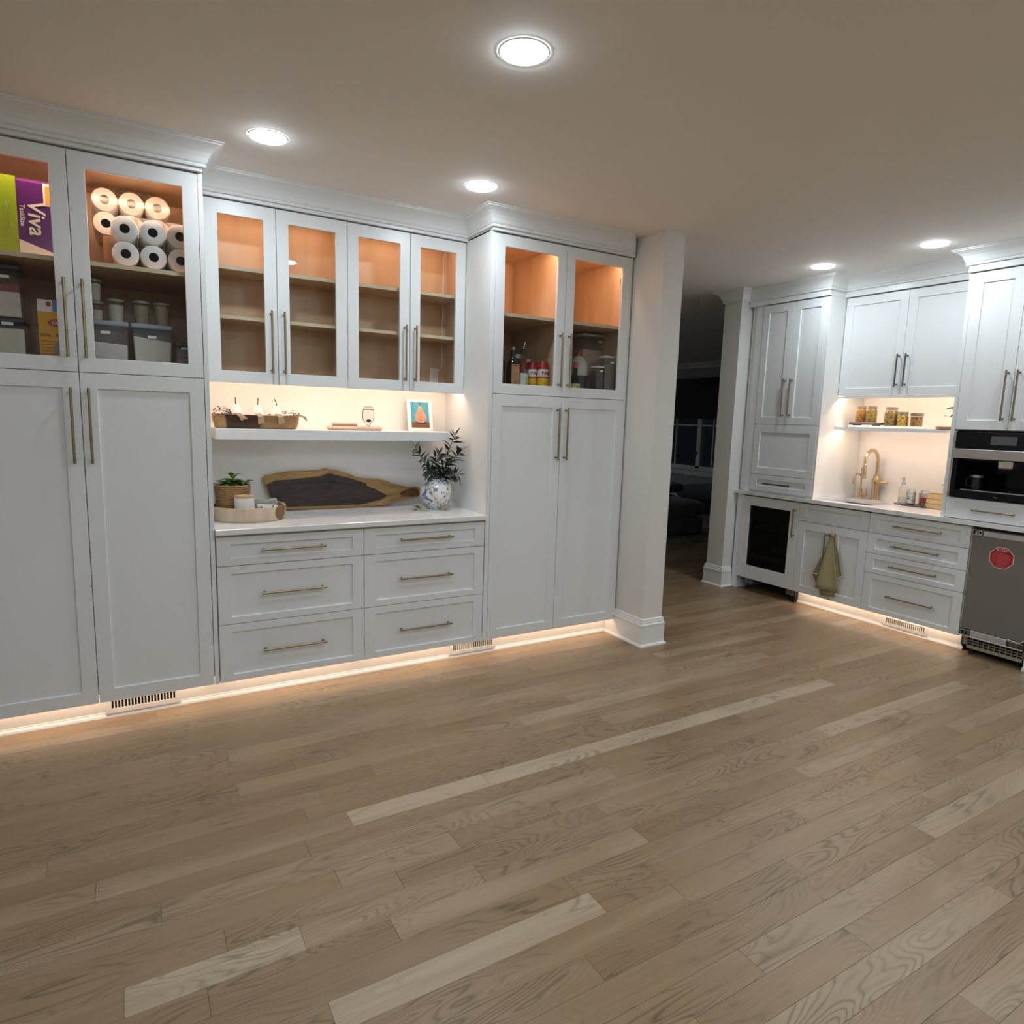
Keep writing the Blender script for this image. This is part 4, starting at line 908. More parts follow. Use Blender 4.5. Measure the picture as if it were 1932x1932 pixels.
# ------------------------------------------------------------------ things on the floating shelf
WALN, SAPW = (.045, .020, .013), (.42, .26, .11)
BOWLM = band_wood('two_tone_bowl_wood', SAPW, WALN, [(-.148, SAPW), (-.142, WALN), (.03, (.075, .035, .02)), (.06, (.34, .20, .09)), (.3, (.30, .17, .075))], .4)
t = thing('dough_bowl', 'long two-tone wooden dough bowl on the left end of the floating shelf', 'bowl', (1.06, .425, 1.4005))
def stadium(hx, hy, z, n=9, pw=2.6):
    out = []
    for i in range(4 * n):
        a = 2 * PI * i / (4 * n); ca, sa = math.cos(a), math.sin(a)
        out.append((1.06 + hx * math.copysign(abs(ca) ** (2 / pw), ca), .425 + hy * math.copysign(abs(sa) ** (2 / pw), sa), z + .006 * (ca ** 4) * (1 if z > 1.45 else 0)))
    return out
rings = [stadium(.205, .042, 1.4005), stadium(.216, .054, 1.404), stadium(.226, .066, 1.44), stadium(.231, .071, 1.474), stadium(.225, .065, 1.476), stadium(.212, .055, 1.45), stadium(.19, .04, 1.42)]
mb = MB(); n = len(rings[0])
for a, b in zip(rings, rings[1:]):
    for i in range(n): mb.face(a[i], a[(i + 1) % n], b[(i + 1) % n], b[i])
mb.face(*reversed(rings[0])); mb.face(*rings[-1]); mb.build('bowl', BOWLM, t, weld=True, smooth=True)
PEARW = M('white_ceramic', (.84, .83, .80), .45, var=.02, scale=20); TWIG = M('dark_twig', (.05, .03, .02), .7, var=.2, scale=40); RAFF = M('raffia', (.50, .33, .19), .8, var=.25, scale=40, stretch=(6, 1, 1)); BERRY = M('berry_red', (.16, .012, .015), .35, var=.2)
def strand(mb, pts, w, tw=0.0):
    """flat ribbon through points, w wide, with a little thickness"""
    P = [Vector(p) for p in pts]; L, Rr = [], []
    for i, p in enumerate(P):
        d = (P[min(i + 1, len(P) - 1)] - P[max(i - 1, 0)]).normalized(); s = d.cross(Vector((math.sin(tw), -1, .2))).normalized() * w / 2
        L.append(p - s); Rr.append(p + s)
    nn = Vector((0, -.0012, .0004))
    for i in range(len(P) - 1):
        mb.face(L[i], Rr[i], Rr[i + 1], L[i + 1]); mb.face(L[i] - nn, L[i + 1] - nn, Rr[i + 1] - nn, Rr[i] - nn)
        mb.face(L[i], L[i + 1], L[i + 1] - nn, L[i] - nn); mb.face(Rr[i], Rr[i] - nn, Rr[i + 1] - nn, Rr[i + 1])
for i, (x, lean, lab) in enumerate(((.952, 0, 'leftmost'), (1.066, .04, 'middle'), (1.168, -.14, 'rightmost'))):
    z = 1.432; t = thing('ceramic_pear', lab + ' of three white ceramic pears with dark stems in the dough bowl', 'pear ornament', (x, .42, z), group='white pears in the dough bowl')
    MB().lathe([(.012, -.010), (.030, .0), (.036, .02), (.034, .045), (.026, .070), (.021, .088), (.017, .097), (.006, .0995), (.0001, .099)], (x, .42, z), 22, caps=False).build('body', PEARW, t, smooth=True)
    MB().tube([(x + .001, .42, z + .097), (x + lean * .02, .42, z + .115), (x + lean * .09, .42, z + .137)], [.0028, .0023, .0026], 8).build('stem', TWIG, t, smooth=True)
    rb = MB(); dx = (.022, .004, .008)[i]
    for k in range(4):
        o = (k - 1.5) * .006
        strand(rb, [(x - .012 + o, .380, z + .050), (x - .006 + dx * .4 + o, .358, z + .050), (x + dx * .9 + o * 1.2, .3475, z + .036), (x + dx * 1.5 + o * 1.5, .3470, z + (.014 if i == 0 else -.006) + .003 * k)], .0078)
    strand(rb, [(x - .03, .395, z + .036), (x, .378, z + .044), (x + .03, .395, z + .038)], .010)
    rb.build('raffia_tie', RAFF, t)
def berry_twig(label, start, ends, berries, seed):
    t = thing('berry_twig', label, 'twig', start, group='berry twigs lying in the dough bowl')
    for e in ends:
        m_ = [(start[k] + e[k]) / 2 + (.006 if k == 2 else 0) for k in range(3)]
        MB().tube([start, m_, e], [.0022, .0017, .0009], 6).build('stem', TWIG, t, smooth=True)
    me = None
    for b in berries:
        if me is None: o = MB().ball((0, 0, 0), .0042, 8, 5).build('berry', BERRY, None, smooth=True); me = o.data; bpy.data.objects.remove(o)
        o = bpy.data.objects.new('berry', me); COL.objects.link(o); o.parent = t; o.location = Vector(b) - Vector(start)
    return t
berry_twig('twig with dark red berries poking out at the left end of the dough bowl', (.935, .40, 1.478), [(.855, .39, 1.492), (.842, .37, 1.502), (.862, .41, 1.516), (.885, .42, 1.52), (.845, .36, 1.470), (.875, .37, 1.482)],
           [(.842, .37, 1.502), (.836, .375, 1.496), (.848, .372, 1.492), (.862, .41, 1.516), (.870, .40, 1.506), (.868, .41, 1.498), (.905, .40, 1.498), (.845, .36, 1.470), (.838, .352, 1.462), (.856, .365, 1.476), (.875, .37, 1.482), (.880, .36, 1.474), (.836, .362, 1.484), (.915, .39, 1.500)], 1)
berry_twig('twig with tiny dark buds poking out at the right end of the dough bowl', (1.12, .43, 1.478), [(1.17, .415, 1.474), (1.215, .40, 1.492), (1.248, .40, 1.505), (1.262, .39, 1.490)],
           [(1.213, .40, 1.494), (1.208, .402, 1.490), (1.240, .39, 1.494), (1.252, .398, 1.505), (1.262, .39, 1.490), (1.250, .38, 1.486), (1.232, .37, 1.476), (1.246, .365, 1.479), (1.28, .38, 1.490)], 2)
rb = MB()
for k in range(4): strand(rb, [(1.245, .38 + k * .006, 1.474), (1.272, .362 + k * .006, 1.483), (1.295, .355 + k * .005, 1.476), (1.318, .352 + k * .005, 1.452 + .006 * k)], .008)
tag(rb.build('raffia_bow', RAFF, None), 'loose raffia ends hanging over the right end of the dough bowl', 'raffia')
PINKW = M('pale_pinkish_wood', (.60, .42, .32), .6, var=.15, scale=6, stretch=(.6, 6, 6))
tag(MB().box(1.454, 1.776, .375, .465, 1.4005, 1.4245).build('serving_board', PINKW, None, bevel=.010, smooth=True), 'pale wooden serving board on the middle of the floating shelf', 'board')
tag(MB().tube([(1.476, .412, 1.4352), (1.478, .412, 1.4352), (1.55, .412, 1.4355), (1.624, .412, 1.4352), (1.628, .412, 1.4352)], [.006, .0105, .0105, .0105, .006], 14).build('wooden_baton', PINKW, None, smooth=True), 'short wooden stick lying on the pale serving board', 'stick')
t = thing('glass_flask', 'small glass flask, dark refracted edge drawn in, with an oval tag on the serving board', 'flask', (1.70, .42, 1.425))
MB().lathe([(.0001, 0), (.006, .004), (.014, .018), (.029, .034), (.0345, .052), (.0345, .085), (.030, .100), (.024, .104), (.023, .112), (.0001, .112)], (1.70, .42, 1.425), 24, caps=False).build('body', JARGLASS, t, smooth=True)
pr = [(.0015, .001), (.006, .006), (.014, .019), (.029, .035), (.0352, .053), (.0352, .086), (.031, .101)]
MB().tube([(1.70 - r, .42, 1.425 + h) for r, h in reversed(pr)] + [(1.70 + r, .42, 1.425 + h) for r, h in pr], .0017, 6).build('dark_glass_edge', BLACKP, t, smooth=True)  # black tube draws in the dark refracted edge of the glass
MB().lathe([(.031, .1005), (.033, .1015), (.033, .1045), (.0285, .1055)], (1.70, .42, 1.425), 24, caps=False).build('neck_band', BLACKP, t, smooth=True)
MB().lathe([(.0265, .116), (.0275, .1175), (.0265, .119), (.0001, .119)], (1.70, .42, 1.425), 24).build('stopper', BLACKP, t, smooth=True)
MB().lathe([(.0001, .3838), (.016, .3838), (.016, .3850)], (1.690, 0, 1.460), 20, 'y', sx=1, sy=.52).build('oval_tag', BLACKP, t)
t = thing('pear_picture', 'white framed picture of a pear on a blue ground, right on the floating shelf', 'picture', (2.08, .51, 1.4005))
q = Matrix.Translation((2.08, .505, 1.4010)) @ Matrix.Rotation(math.radians(-11), 4, 'X')
def leaned(mb): mb.v = [tuple(q @ Vector(v)) for v in mb.v]; return mb
fw, fh = .085, .207; mb = MB()
mb.box(-fw, -fw + .022, 0, .014, 0, fh).box(fw - .022, fw, 0, .014, 0, fh).box(-fw + .022, fw - .022, 0, .014, 0, .022).box(-fw + .022, fw - .022, 0, .014, fh - .020, fh)
leaned(mb).build('frame', M('frame_white', (.86, .86, .85), .4, var=.01), t, bevel=.001)
cv = leaned(MB().box(-fw + .021, fw - .021, .006, .012, .021, fh - .019)).build('canvas', M('painted_blue', (.06, .36, .46), .6, var=.18, scale=30), t)
leaned(MB().box(-fw + .0225, fw - .0225, .0052, .0058, .0225, .060)).build('painted_table', M('painted_brown', (.20, .075, .03), .6, var=.2, scale=30, stretch=(.4, 1, 4)), cv)
def outline(cx, cz, pts): return [(cx + a, cz + b) for a, b in pts]
half = [(.010, .108), (.011, .098), (.014, .086), (.022, .070), (.033, .054), (.040, .036), (.040, .020), (.032, .006), (.018, -.003), (.0, -.005)]
pear = [(a, b) for a, b in half[::-1]] + [(-a * .98, b) for a, b in half[:-1]]
leaned(MB().prism(outline(.004, .060, [(a * .98, b) for a, b in pear]), .0042, .0050)).build('painted_pear', M('painted_pear', (.62, .30, .20), .6, var=.35, scale=22, detail=2), cv)
leaned(MB().prism([(-.034, .052), (.0, .047), (.040, .050), (.052, .056), (.04, .061), (-.02, .061)], .0044, .0050)).build('painted_shadow_shape', M('painted_dark', (.03, .015, .02), .6, var=.2), cv)
leaned(MB().prism([(.0025, .166), (.0065, .166), (.006, .178), (.001, .188), (-.003, .187), (.002, .176)], .0041, .0049)).build('painted_stem', TWIG, cv)
# ------------------------------------------------------------------ things on the niche counter
CT = .9143
TC = (.990, .318)
t = thing('log_tray', 'round pale wooden tray with a brown bark patch, left on the counter', 'tray', (*TC, CT))
TRM = patch_mat('pale_log_wood', (.62, .50, .36), (.27, .145, .055), (.150, -.120, .05), .076)
MB().lathe([(.0001, .0), (.183, 0), (.1885, .006), (.1925, .03), (.193, .070), (.191, .0755), (.186, .077), (.180, .075), (.178, .020), (.0001, .018)], (*TC, CT), 48, caps=False).build('tray', TRM, t, smooth=True)
ROPE = M('seagrass_rope', (.34, .20, .085), .85, var=.4, scale=35, stretch=(1, 1, 5), bump=.5, bscale=140)
bc = (.9155, .362, CT + .0185)
t = thing('rope_basket', 'coiled rope basket in the round tray holding the leafy plant', 'basket', bc)
me = None
for i in range(15):
    r = .0765 + .0115 * i / 14; z = bc[2] + .0062 + i * .0109; pts = []
    for k in range(28):
        a = 2 * PI * k / 28; pts.append((bc[0] + r * math.cos(a), bc[1] + r * math.sin(a), z + .0008 * math.sin(a * 9 + i)))
    pts += [pts[0]]
    MB().tube(pts, .0063, 7, caps=False).build('rope_coil', ROPE, t, smooth=True)
MB().lathe([(.0001, .001), (.0765, .001)], bc, 24, caps=False).lathe([(.0001, .145), (.080, .145)], bc, 24, caps=False).build('soil', M('potting_soil', (.03, .02, .014), .95, var=.3, scale=60), t)
def leaf_mesh(name, L, W, m, bend=.25, tip=.9, n=5):
    mb = MB(); rows = []
    for i in range(n + 1):
        u = i / n; w = W / 2 * math.sin(PI * min(1, .04 + .96 * u ** tip)) if 0 < i < n else .0006
        z = -bend * L * u * u; rows.append(((L * u, -w, z + w * .25), (L * u, 0, z), (L * u, w, z + w * .25)))
    for a, b in zip(rows, rows[1:]):
        mb.face(a[0], b[0], b[1], a[1]); mb.face(a[1], b[1], b[2], a[2])
    o = mb.build(name, m, None, smooth=True, weld=True, fix=False); me = o.data; bpy.data.objects.remove(o); return me
def put_leaf(me, parent, pos, direction, roll=0.0, sc=1.0, name='leaf'):
    x = Vector(direction).normalized(); up = Vector((0, 0, 1)) if abs(x.z) < .95 else Vector((0, 1, 0))
    y = up.cross(x).normalized(); z = x.cross(y); b = Matrix((x, y, z)).transposed().to_4x4() @ Matrix.Rotation(roll, 4, 'X') @ Matrix.Scale(sc, 4)
    o = bpy.data.objects.new(name, me); COL.objects.link(o); o.parent = parent
    o.matrix_local = Matrix.Translation(Vector(pos) - Vector(origin_of(parent))) @ b; return o
G1 = M('leaf_fresh_green', (.16, .28, .05), .45, var=.3, scale=25); G2 = M('leaf_dark_green', (.06, .13, .04), .45, var=.3, scale=25)
LM = [leaf_mesh('leaf', .052, .026, G1, .35), leaf_mesh('leaf', .046, .022, G2, .3), leaf_mesh('leaf', .040, .020, G1, .2)]
t = thing('leafy_plant', 'small bushy green plant growing out of the rope basket', 'plant', (bc[0], bc[1], bc[2] + .146)); r_ = random.Random(5)
for k, (dx, dy, h) in enumerate(((0, 0, .062), (.03, -.01, .035), (-.035, .0, .025), (.045, -.03, .025), (-.02, -.04, .03), (.01, .04, .03), (.06, .01, .02), (-.055, -.02, .015))):
    b0 = (bc[0] + dx * .5, bc[1] + dy * .5, bc[2] + .146); b1 = (bc[0] + dx, bc[1] + dy, bc[2] + .15 + h)
    MB().tube([b0, [(p + q_) / 2 for p, q_ in zip(b0, b1)], b1], [.0024, .002, .0014], 6).build('stem', G2, t, smooth=True)
    for j in range(9):
        a = j * 2.4 + k; el = r_.uniform(-.1, .7) + (.3 if k == 0 else 0); f = .35 + .65 * (j / 8)
        p = [q0 + (q1 - q0) * f for q0, q1 in zip(b0, b1)]
        if bc[0] + dx + math.cos(a) * .05 < .81: a += PI
        put_leaf(LM[r_.choice([0, 0, 1, 2])], t, p, (math.cos(a), math.sin(a), el + .15), r_.uniform(-.5, .5), r_.uniform(.95, 1.35) * (.8 if k == 0 else 1))
t = thing('lidded_jar', 'white ceramic jar with a flat wooden lid in the round tray', 'jar', (.9535, .215, CT + .0185))
MB().lathe([(.046, 0), (.050, .004), (.050, .108), (.048, .110), (.0001, .110)], (.9535, .215, CT + .0185), 32, caps=False).build('body', M('white_glaze', (.76, .75, .73), .35, var=.02), t, smooth=True)
MB().lathe([(.050, .1102), (.0515, .1115), (.0515, .1185), (.050, .120), (.0001, .120)], (.9535, .215, CT + .0185), 32).build('lid', M('jar_lid_wood', (.52, .34, .18), .5, var=.12, scale=10, stretch=(1, 6, 1)), t, smooth=True)
GREYC = M('grey_linen', (.40, .40, .37), .85, var=.06, scale=60); WHC = M('white_linen', (.68, .64, .58), .85, var=.04, scale=60)
tag(MB().obox((1.082, .375, .985), (.98, -.10, .16), (.1, .95, .0), (-.16, 0, .98), .068, .030, .018).build('folded_napkin', GREYC, None, bevel=.006, smooth=True), 'folded grey linen napkin at the back of the round tray', 'napkin')
tag(MB().obox((1.085, .290, .970), (.97, .06, -.10), (-.06, .95, .2), (.10, -.2, .97), .060, .028, .014).build('folded_napkin', WHC, None, bevel=.006, smooth=True), 'folded cream linen napkin at the front of the round tray', 'napkin')
FIG = M('dried_pod', (.12, .10, .055), .8, var=.25, scale=50)
for x, y, r, lab in ((1.040, .226, .015, 'larger dried pod beside the white lidded jar in the tray'), (1.104, .238, .014, 'smaller dried pod toward the bark patch of the tray')):
    tag(MB().lathe([(.0001, 0), (r * .8, .004), (r, .016), (r * .9, .030), (r * .5, .046), (r * .2, .055), (.0001, .057)], (x, y, .9335), 12, caps=False).build('dried_pod', FIG, None, smooth=True), lab, 'dried pod', 'dried pods in the tray')
OUTL = [(1.111, 1.112), (1.118, 1.120), (1.178, 1.135), (1.273, 1.148), (1.369, 1.147), (1.438, 1.151), (1.481, 1.160), (1.52, 1.153), (1.555, 1.145), (1.618, 1.128), (1.671, 1.104), (1.729, 1.094), (1.805, 1.091), (1.86, 1.080), (1.904, 1.060), (1.966, 1.043), (2.02, 1.032), (2.075, 1.033), (2.098, 1.025), (2.10, .985), (2.085, .968), (2.019, .958), (1.933, .944), (1.855, .922), (1.767, .9150), (1.633, .9150), (1.466, .9150), (1.245, .917), (1.221, .920), (1.205, .930), (1.147, .991), (1.128, 1.053), (1.108, 1.100)]
HEART = [(1.126, 1.070), (1.177, 1.094), (1.272, 1.098), (1.369, 1.108), (1.443, 1.114), (1.498, 1.132), (1.54, 1.121), (1.569, 1.113), (1.623, 1.100), (1.70, 1.075), (1.726, 1.066), (1.734, 1.048), (1.794, 1.024), (1.845, .996), (1.868, .983), (1.85, .970), (1.81, .955), (1.713, .934), (1.6, .933), (1.45, .933), (1.24, .935), (1.215, .936), (1.150, .995), (1.133, 1.050)]
t = thing('live_edge_board', 'long live-edge walnut cutting board leaning on the niche backsplash', 'cutting board', (1.58, .55, CT))
lean = lambda mb: (setattr(mb, 'v', [(x, y + (z - .905) * .115, z) for x, y, z in mb.v]), mb)[1]
lean(MB().prism(OUTL[::-1], .543, .566)).build('board', ramp_wood('sapwood', ((.3, (.23, .12, .035)), (.5, (.38, .22, .075)), (.7, (.47, .29, .11))), .5, 3, (2, 10, 10), 1.5), t, bevel=.002)
lean(MB().prism(HEART[::-1], .5424, .5434)).build('heartwood', ramp_wood('heartwood_walnut', ((.3, (.018, .010, .009)), (.5, (.040, .020, .015)), (.7, (.075, .035, .022))), .5, 4, (1.5, 8, 8), 1.5), t)
lean(MB().prism([(a, b) for a, b in ((1.955, .985), (1.99, .972), (2.05, .968), (2.085, .975), (2.085, 1.015), (2.05, 1.026), (2.0, 1.018), (1.965, 1.003))], .5422, .5434)).build('bark_knot', M('bark_brown', (.13, .055, .025), .7, var=.4, scale=30), t)
lean(MB().prism(outline(1.515, 1.075, [(.020 * math.cos(a * PI / 6) * 1.5, .020 * math.sin(a * PI / 6)) for a in range(12)]), .5418, .5424)).build('knot', M('knot_dark', (.010, .007, .008), .5, var=.2), t)
VC = (2.118, .345)
t = thing('floral_vase', 'round blue and white flowered vase at the right end of the counter', 'vase', (*VC, CT))
prof = [(.0001, 0), (.045, 0)] + [(.103 * math.cos(math.radians(a)), .096 + .0955 * math.sin(math.radians(a))) for a in range(-62, 64, 9)] + [(.044, .186), (.046, .192), (.043, .194), (.040, .186), (.06, .17), (.0001, .165)]
MB().lathe(prof, (*VC, CT), 40, caps=False).build('body', floral_mat(), t, smooth=True)
BEADM = M('pale_wood_bead', (.78, .66, .55), .55, var=.06); TASS = M('jute_tassel', (.40, .27, .16), .85, var=.25, scale=90, stretch=(4, 4, .5))
t = thing('bead_garland', 'string of pale wooden beads with a jute tassel hung round the vase', 'bead garland', (*VC, CT))
gp = [(550, 1290), (547, 1340), (548, 1385), (556, 1428), (572, 1468), (592, 1505), (616, 1540), (642, 1576), (672, 1610), (698, 1645), (732, 1612), (766, 1588), (802, 1560), (838, 1532), (868, 1500), (893, 1462), (910, 1420), (924, 1378), (933, 1335), (938, 1292)]
me = None
for a, b in gp:
    x, z = 2.0205 + (a - 455) * .000336, 1.0085 + (1510 - b) * .000315; dx, dz = x - VC[0], (z - CT - .096) * 1.07; d2 = .1125 ** 2 - dx * dx - dz * dz; y = VC[1] - math.sqrt(max(d2, 1e-5))
    if me is None: o = MB().ball((0, 0, 0), .0078, 10, 7).build('bead', BEADM, None, smooth=True); me = o.data; bpy.data.objects.remove(o)
    o = bpy.data.objects.new('bead', me); COL.objects.link(o); o.parent = t; o.location = Vector((x, y, z)) - Vector(origin_of(t))
ts = MB(); r_ = random.Random(9)
ts.tube([(2.104, .243, .962), (2.110, .240, .950), (2.114, .239, .944)], [.004, .0065, .006], 8)
for k in range(16):
    dx, dy = r_.uniform(-.006, .006), r_.uniform(-.004, .004); ex = 2.128 + r_.uniform(-.018, .040)
    ts.tube([(2.112 + dx, .239 + dy, .946), (2.118 + dx * 1.3, .236 + dy, .930), (ex, .225 + r_.uniform(-.01, .014), .9172)], [.0017, .0017, .0014], 5)
ts.build('tassel', TASS, t)
OL = M('olive_leaf', (.018, .032, .016), .5, var=.3, scale=20); OLS = M('olive_stem', (.055, .05, .025), .7, var=.2)
OLM = [leaf_mesh('leaf', .066, .0185, OL, .18, .8), leaf_mesh('leaf', .058, .0165, OL, .35, .8), leaf_mesh('leaf', .050, .0155, OL, .05, .8)]
t = thing('olive_stems', 'dark green olive leaf stems standing in the flowered vase', 'foliage', (VC[0], VC[1], CT + .17)); r_ = random.Random(21); m0 = (VC[0], VC[1], CT + .168)
for k, pts in enumerate(([(2.082, .330, 1.13), (2.028, .300, 1.20), (1.970, .272, 1.268), (1.932, .250, 1.318)], [(2.135, .33, 1.14), (2.165, .31, 1.23), (2.195, .29, 1.33), (2.215, .275, 1.385)], [(2.145, .32, 1.13), (2.19, .29, 1.20), (2.225, .265, 1.26), (2.245, .25, 1.285)],
                         [(2.09, .32, 1.12), (2.055, .29, 1.15), (2.02, .265, 1.165)], [(2.15, .32, 1.115), (2.195, .28, 1.135), (2.23, .25, 1.14)], [(2.115, .325, 1.14), (2.10, .30, 1.20), (2.085, .285, 1.245)], [(2.13, .315, 1.13), (2.145, .275, 1.18), (2.165, .245, 1.225)],
                         [(2.11, .35, 1.14), (2.125, .36, 1.21), (2.15, .36, 1.27)])):
    P = [Vector(m0)] + [Vector(p) for p in pts]
    st = MB().tube(P, [.0028] + [.0024] * (len(P) - 2) + [.0012], 6).build('stem', OLS, t, smooth=True)
    nl = 9 + 4 * len(pts)
    for j in range(nl):
        f = .22 + .78 * j / (nl - 1); s = f * (len(P) - 1); i = min(int(s), len(P) - 2); p = P[i].lerp(P[i + 1], s - i); d = (P[i + 1] - P[i]).normalized()
        side = d.cross(Vector((r_.uniform(-.6, .6), 1, r_.uniform(-.3, .3)))).normalized() * (1 if j % 2 else -1)
        dr = d * r_.uniform(.25, .7) + side * r_.uniform(.6, 1) + Vector((0, r_.uniform(-.6, .35), r_.uniform(-.15, .2)))
        if j == nl - 1: dr = d
        if p.x + dr.normalized().x * .06 > 2.285: dr.x = -abs(dr.x) * .3; dr.z += .6
        put_leaf(OLM[j % 3], st, p, dr, r_.uniform(-.8, .8), r_.uniform(.85, 1.2))
CARD = M('sage_card', (.30, .30, .20), .7, var=.15, scale=20)
t = thing('folded_card', 'small sage green folded card lying against the foot of the vase', 'card', (1.995, .30, CT))
MB().add([(1.968, .290, .9145), (2.025, .245, .9145), (2.000, .300, .958), (1.950, .335, .954)], [(0, 1, 2, 3)]).build('front_leaf', CARD, t).modifiers.new('thick', 'SOLIDIFY').thickness = .001
MB().add([(1.940, .318, .9145), (1.968, .290, .9148), (2.03, .25, .9148), (1.995, .34, .9146)], [(0, 1, 2, 3)]).build('rear_leaf', M('dark_card', (.05, .05, .035), .7, var=.1), t).modifiers.new('thick', 'SOLIDIFY').thickness = .0008
MB().add([(1.972, .2965, .930), (1.990, .282, .930), (1.980, .305, .945), (1.965, .316, .944)], [(0, 1, 2, 3)]).build('printed_mark', M('card_print', (.05, .045, .03), .6, var=.1), t).location.y -= .0022

# ------------------------------------------------------------------ things at the wet bar (run B)
t = tag(MB().box(.222, .842, .232, .420, 1.5112, 1.5275).build('serving_tray', WHITEP, None, bevel=.003), 'long white tray under the jars on the thin shelf', 'tray')
def to_b(o): o.rotation_euler = (0, 0, -PI / 2); o.location = (XB, 0, 0); return o
to_b(t)
t = thing('jar_riser', 'dark wooden riser under the two leftmost jars', 'riser', (.32, .33, 1.5278), 'B')
GREYW = M('weathered_grey_wood', (.11, .085, .08), .7, var=.25, scale=10, stretch=(.5, 6, 6))
MB().box(.200, .446, .275, .385, 1.536, 1.5545).build('board', GREYW, t, bevel=.002)
for x in (.235, .40): MB().box(x - .008, x + .008, .285, .375, 1.5278, 1.536).build('foot', GREYW, t)
ZINC = M('zinc_lid', (.27, .25, .22), .35, .5, var=.06, scale=30)
JFILL = [paste_mat('pickled_peppers', (.30, .06, .01), (.40, .22, .035), 70), paste_mat('pickled_olives', (.09, .06, .008), (.33, .23, .04), 75), paste_mat('pickled_beans', (.08, .05, .012), (.27, .185, .05), 60), paste_mat('pickled_rings', (.10, .055, .006), (.50, .35, .07), 55), paste_mat('pickled_mushrooms', (.10, .05, .015), (.32, .20, .065), 62)]
def jar(x, y, z0, h, r, fill, label, square=False, level=.93):
    t = thing('pickle_jar', label, 'jar', (x, y, z0), 'B', 'jars of pickles on the bar shelf')
    lh = .020; hb = h - lh; n = 26
    pr = [(.0001, 0), (r - .006, 0), (r, .006), (r, hb * .74), (r * .93, hb * .84), (r * .80, hb * .93), (r * .78, hb)] if not square else [(.0001, 0), (r - .004, 0), (r, .004), (r, hb * .92), (r * .96, hb)]
    MB().lathe(pr, (x, y, z0), n, caps=False).build('body', JARGLASS, t, smooth=True)
    q = r - .0025; lv = hb * level
    pf = [(.0001, .003), (q - .005, .003), (q, .008), (q, min(lv, hb * .74)), (q * (.82 if not square else 1), lv), (.0001, lv + .001)]
    MB().lathe(pf, (x, y, z0), n, caps=False).build('contents', fill, t, smooth=True)
    lr = r * (.84 if not square else 1.02)
    MB().lathe([(lr, hb - .003), (lr + .001, hb), (lr + .001, h - .003), (lr - .003, h), (.0001, h)], (x, y, z0), 28, caps=False).build('lid', ZINC, t, smooth=True)
    return t
jar(.2625, .330, 1.555, .130, .0415, JFILL[0], 'leftmost pickle jar, with reddish peppers, on the dark riser')
jar(.3535, .330, 1.555, .130, .0400, JFILL[1], 'greenish pickle jar on the right of the dark riser')
jar(.508, .335, 1.5278, .150, .0490, JFILL[2], 'tallest pickle jar, with long strips, in the middle of the white tray')
jar(.602, .330, 1.5278, .112, .0420, JFILL[3], 'pickle jar with pale yellow rings, right beside the tallest jar')
jar(.7065, .330, 1.5278, .104, .0425, JFILL[4], 'short straight-sided jar, rightmost on the white tray', True, .88)
t = thing('wood_slice', 'rough wooden slice at the right end of the jar shelf', 'wood slice', (.965, .32, 1.5113), 'B')
mb = MB(); mb.lathe([(.092, 0), (.103, .006), (.106, .020), (.100, .025), (.0001, .025)], (.972, .315, 1.5113), 18); mb.build('slice', M('wood_slice', (.42, .22, .12), .7, var=.2, scale=14), t, smooth=True)
t = thing('sprig_bottle', 'small bottle with a leafy sprig on the wooden slice', 'sprig', (1.02, .33, 1.5365), 'B')
MB().lathe([(.022, 0), (.026, .004), (.026, .04), (.012, .06), (.010, .075)], (1.02, .33, 1.5365), 16).build('bottle', JARGLASS, t, smooth=True)
sp = MB().tube([(1.02, .33, 1.60), (.99, .325, 1.625), (.955, .32, 1.66), (.94, .318, 1.672)], [.002, .0018, .0014, .001], 6).build('stem', OLS, t, smooth=True)
put_leaf(OLM[0], sp, (.975, .322, 1.672), (-1, -.1, -.05), .6, 1.0); put_leaf(OLM[1], sp, (.985, .325, 1.632), (-.9, .0, -.35), .6, .9); put_leaf(OLM[2], sp, (.97, .322, 1.65), (.4, -.2, .8), 0, .9)
sp = MB().tube([(1.02, .33, 1.60), (.97, .32, 1.605), (.918, .315, 1.612)], [.0018, .0015, .001], 6).build('stem', OLS, t, smooth=True)
MB().ball((.914, .315, 1.613), .005, 8, 6).build('bud', TASS, sp, smooth=True)
# faucets
FX, FY = .326, .5365
t = thing('bar_faucet', 'tall brushed gold gooseneck faucet behind the bar sink', 'faucet', (FX, FY, CT), 'B')
MB().lathe([(.031, 0), (.031, .004), (.0285, .007), (.0285, .135), (.034, .139), (.034, .165), (.0285, .168), (.0285, .178), (.022, .188), (.022, .208), (.016, .214)], (FX, FY, CT), 28).build('column', GOLD, t, smooth=True)
pts = [(FX, FY, CT + .205), (FX, FY, 1.235)]
for k in range(1, 13):
    a = PI * k / 12; pts.append((FX, FY - .092 + .092 * math.cos(a), 1.237 + .093 * math.sin(a)))
pts += [(FX, FY - .184, 1.215)]
MB().tube(pts, .0142, 14).build('gooseneck', GOLD, t, smooth=True)
sh = MB().tube([(FX, FY - .184, 1.218), (FX, FY - .184, 1.212), (FX, FY - .184, 1.10), (FX, FY - .184, 1.095)], [.0142, .0165, .0175, .015], 16).build('spray_head', GOLD, t, smooth=True)
MB().box(FX - .0195, FX - .0150, FY - .194, FY - .174, 1.115, 1.148).box(FX - .0195, FX - .0150, FY - .194, FY - .174, 1.155, 1.188).build('spray_buttons', BLACKP, sh, bevel=.003)
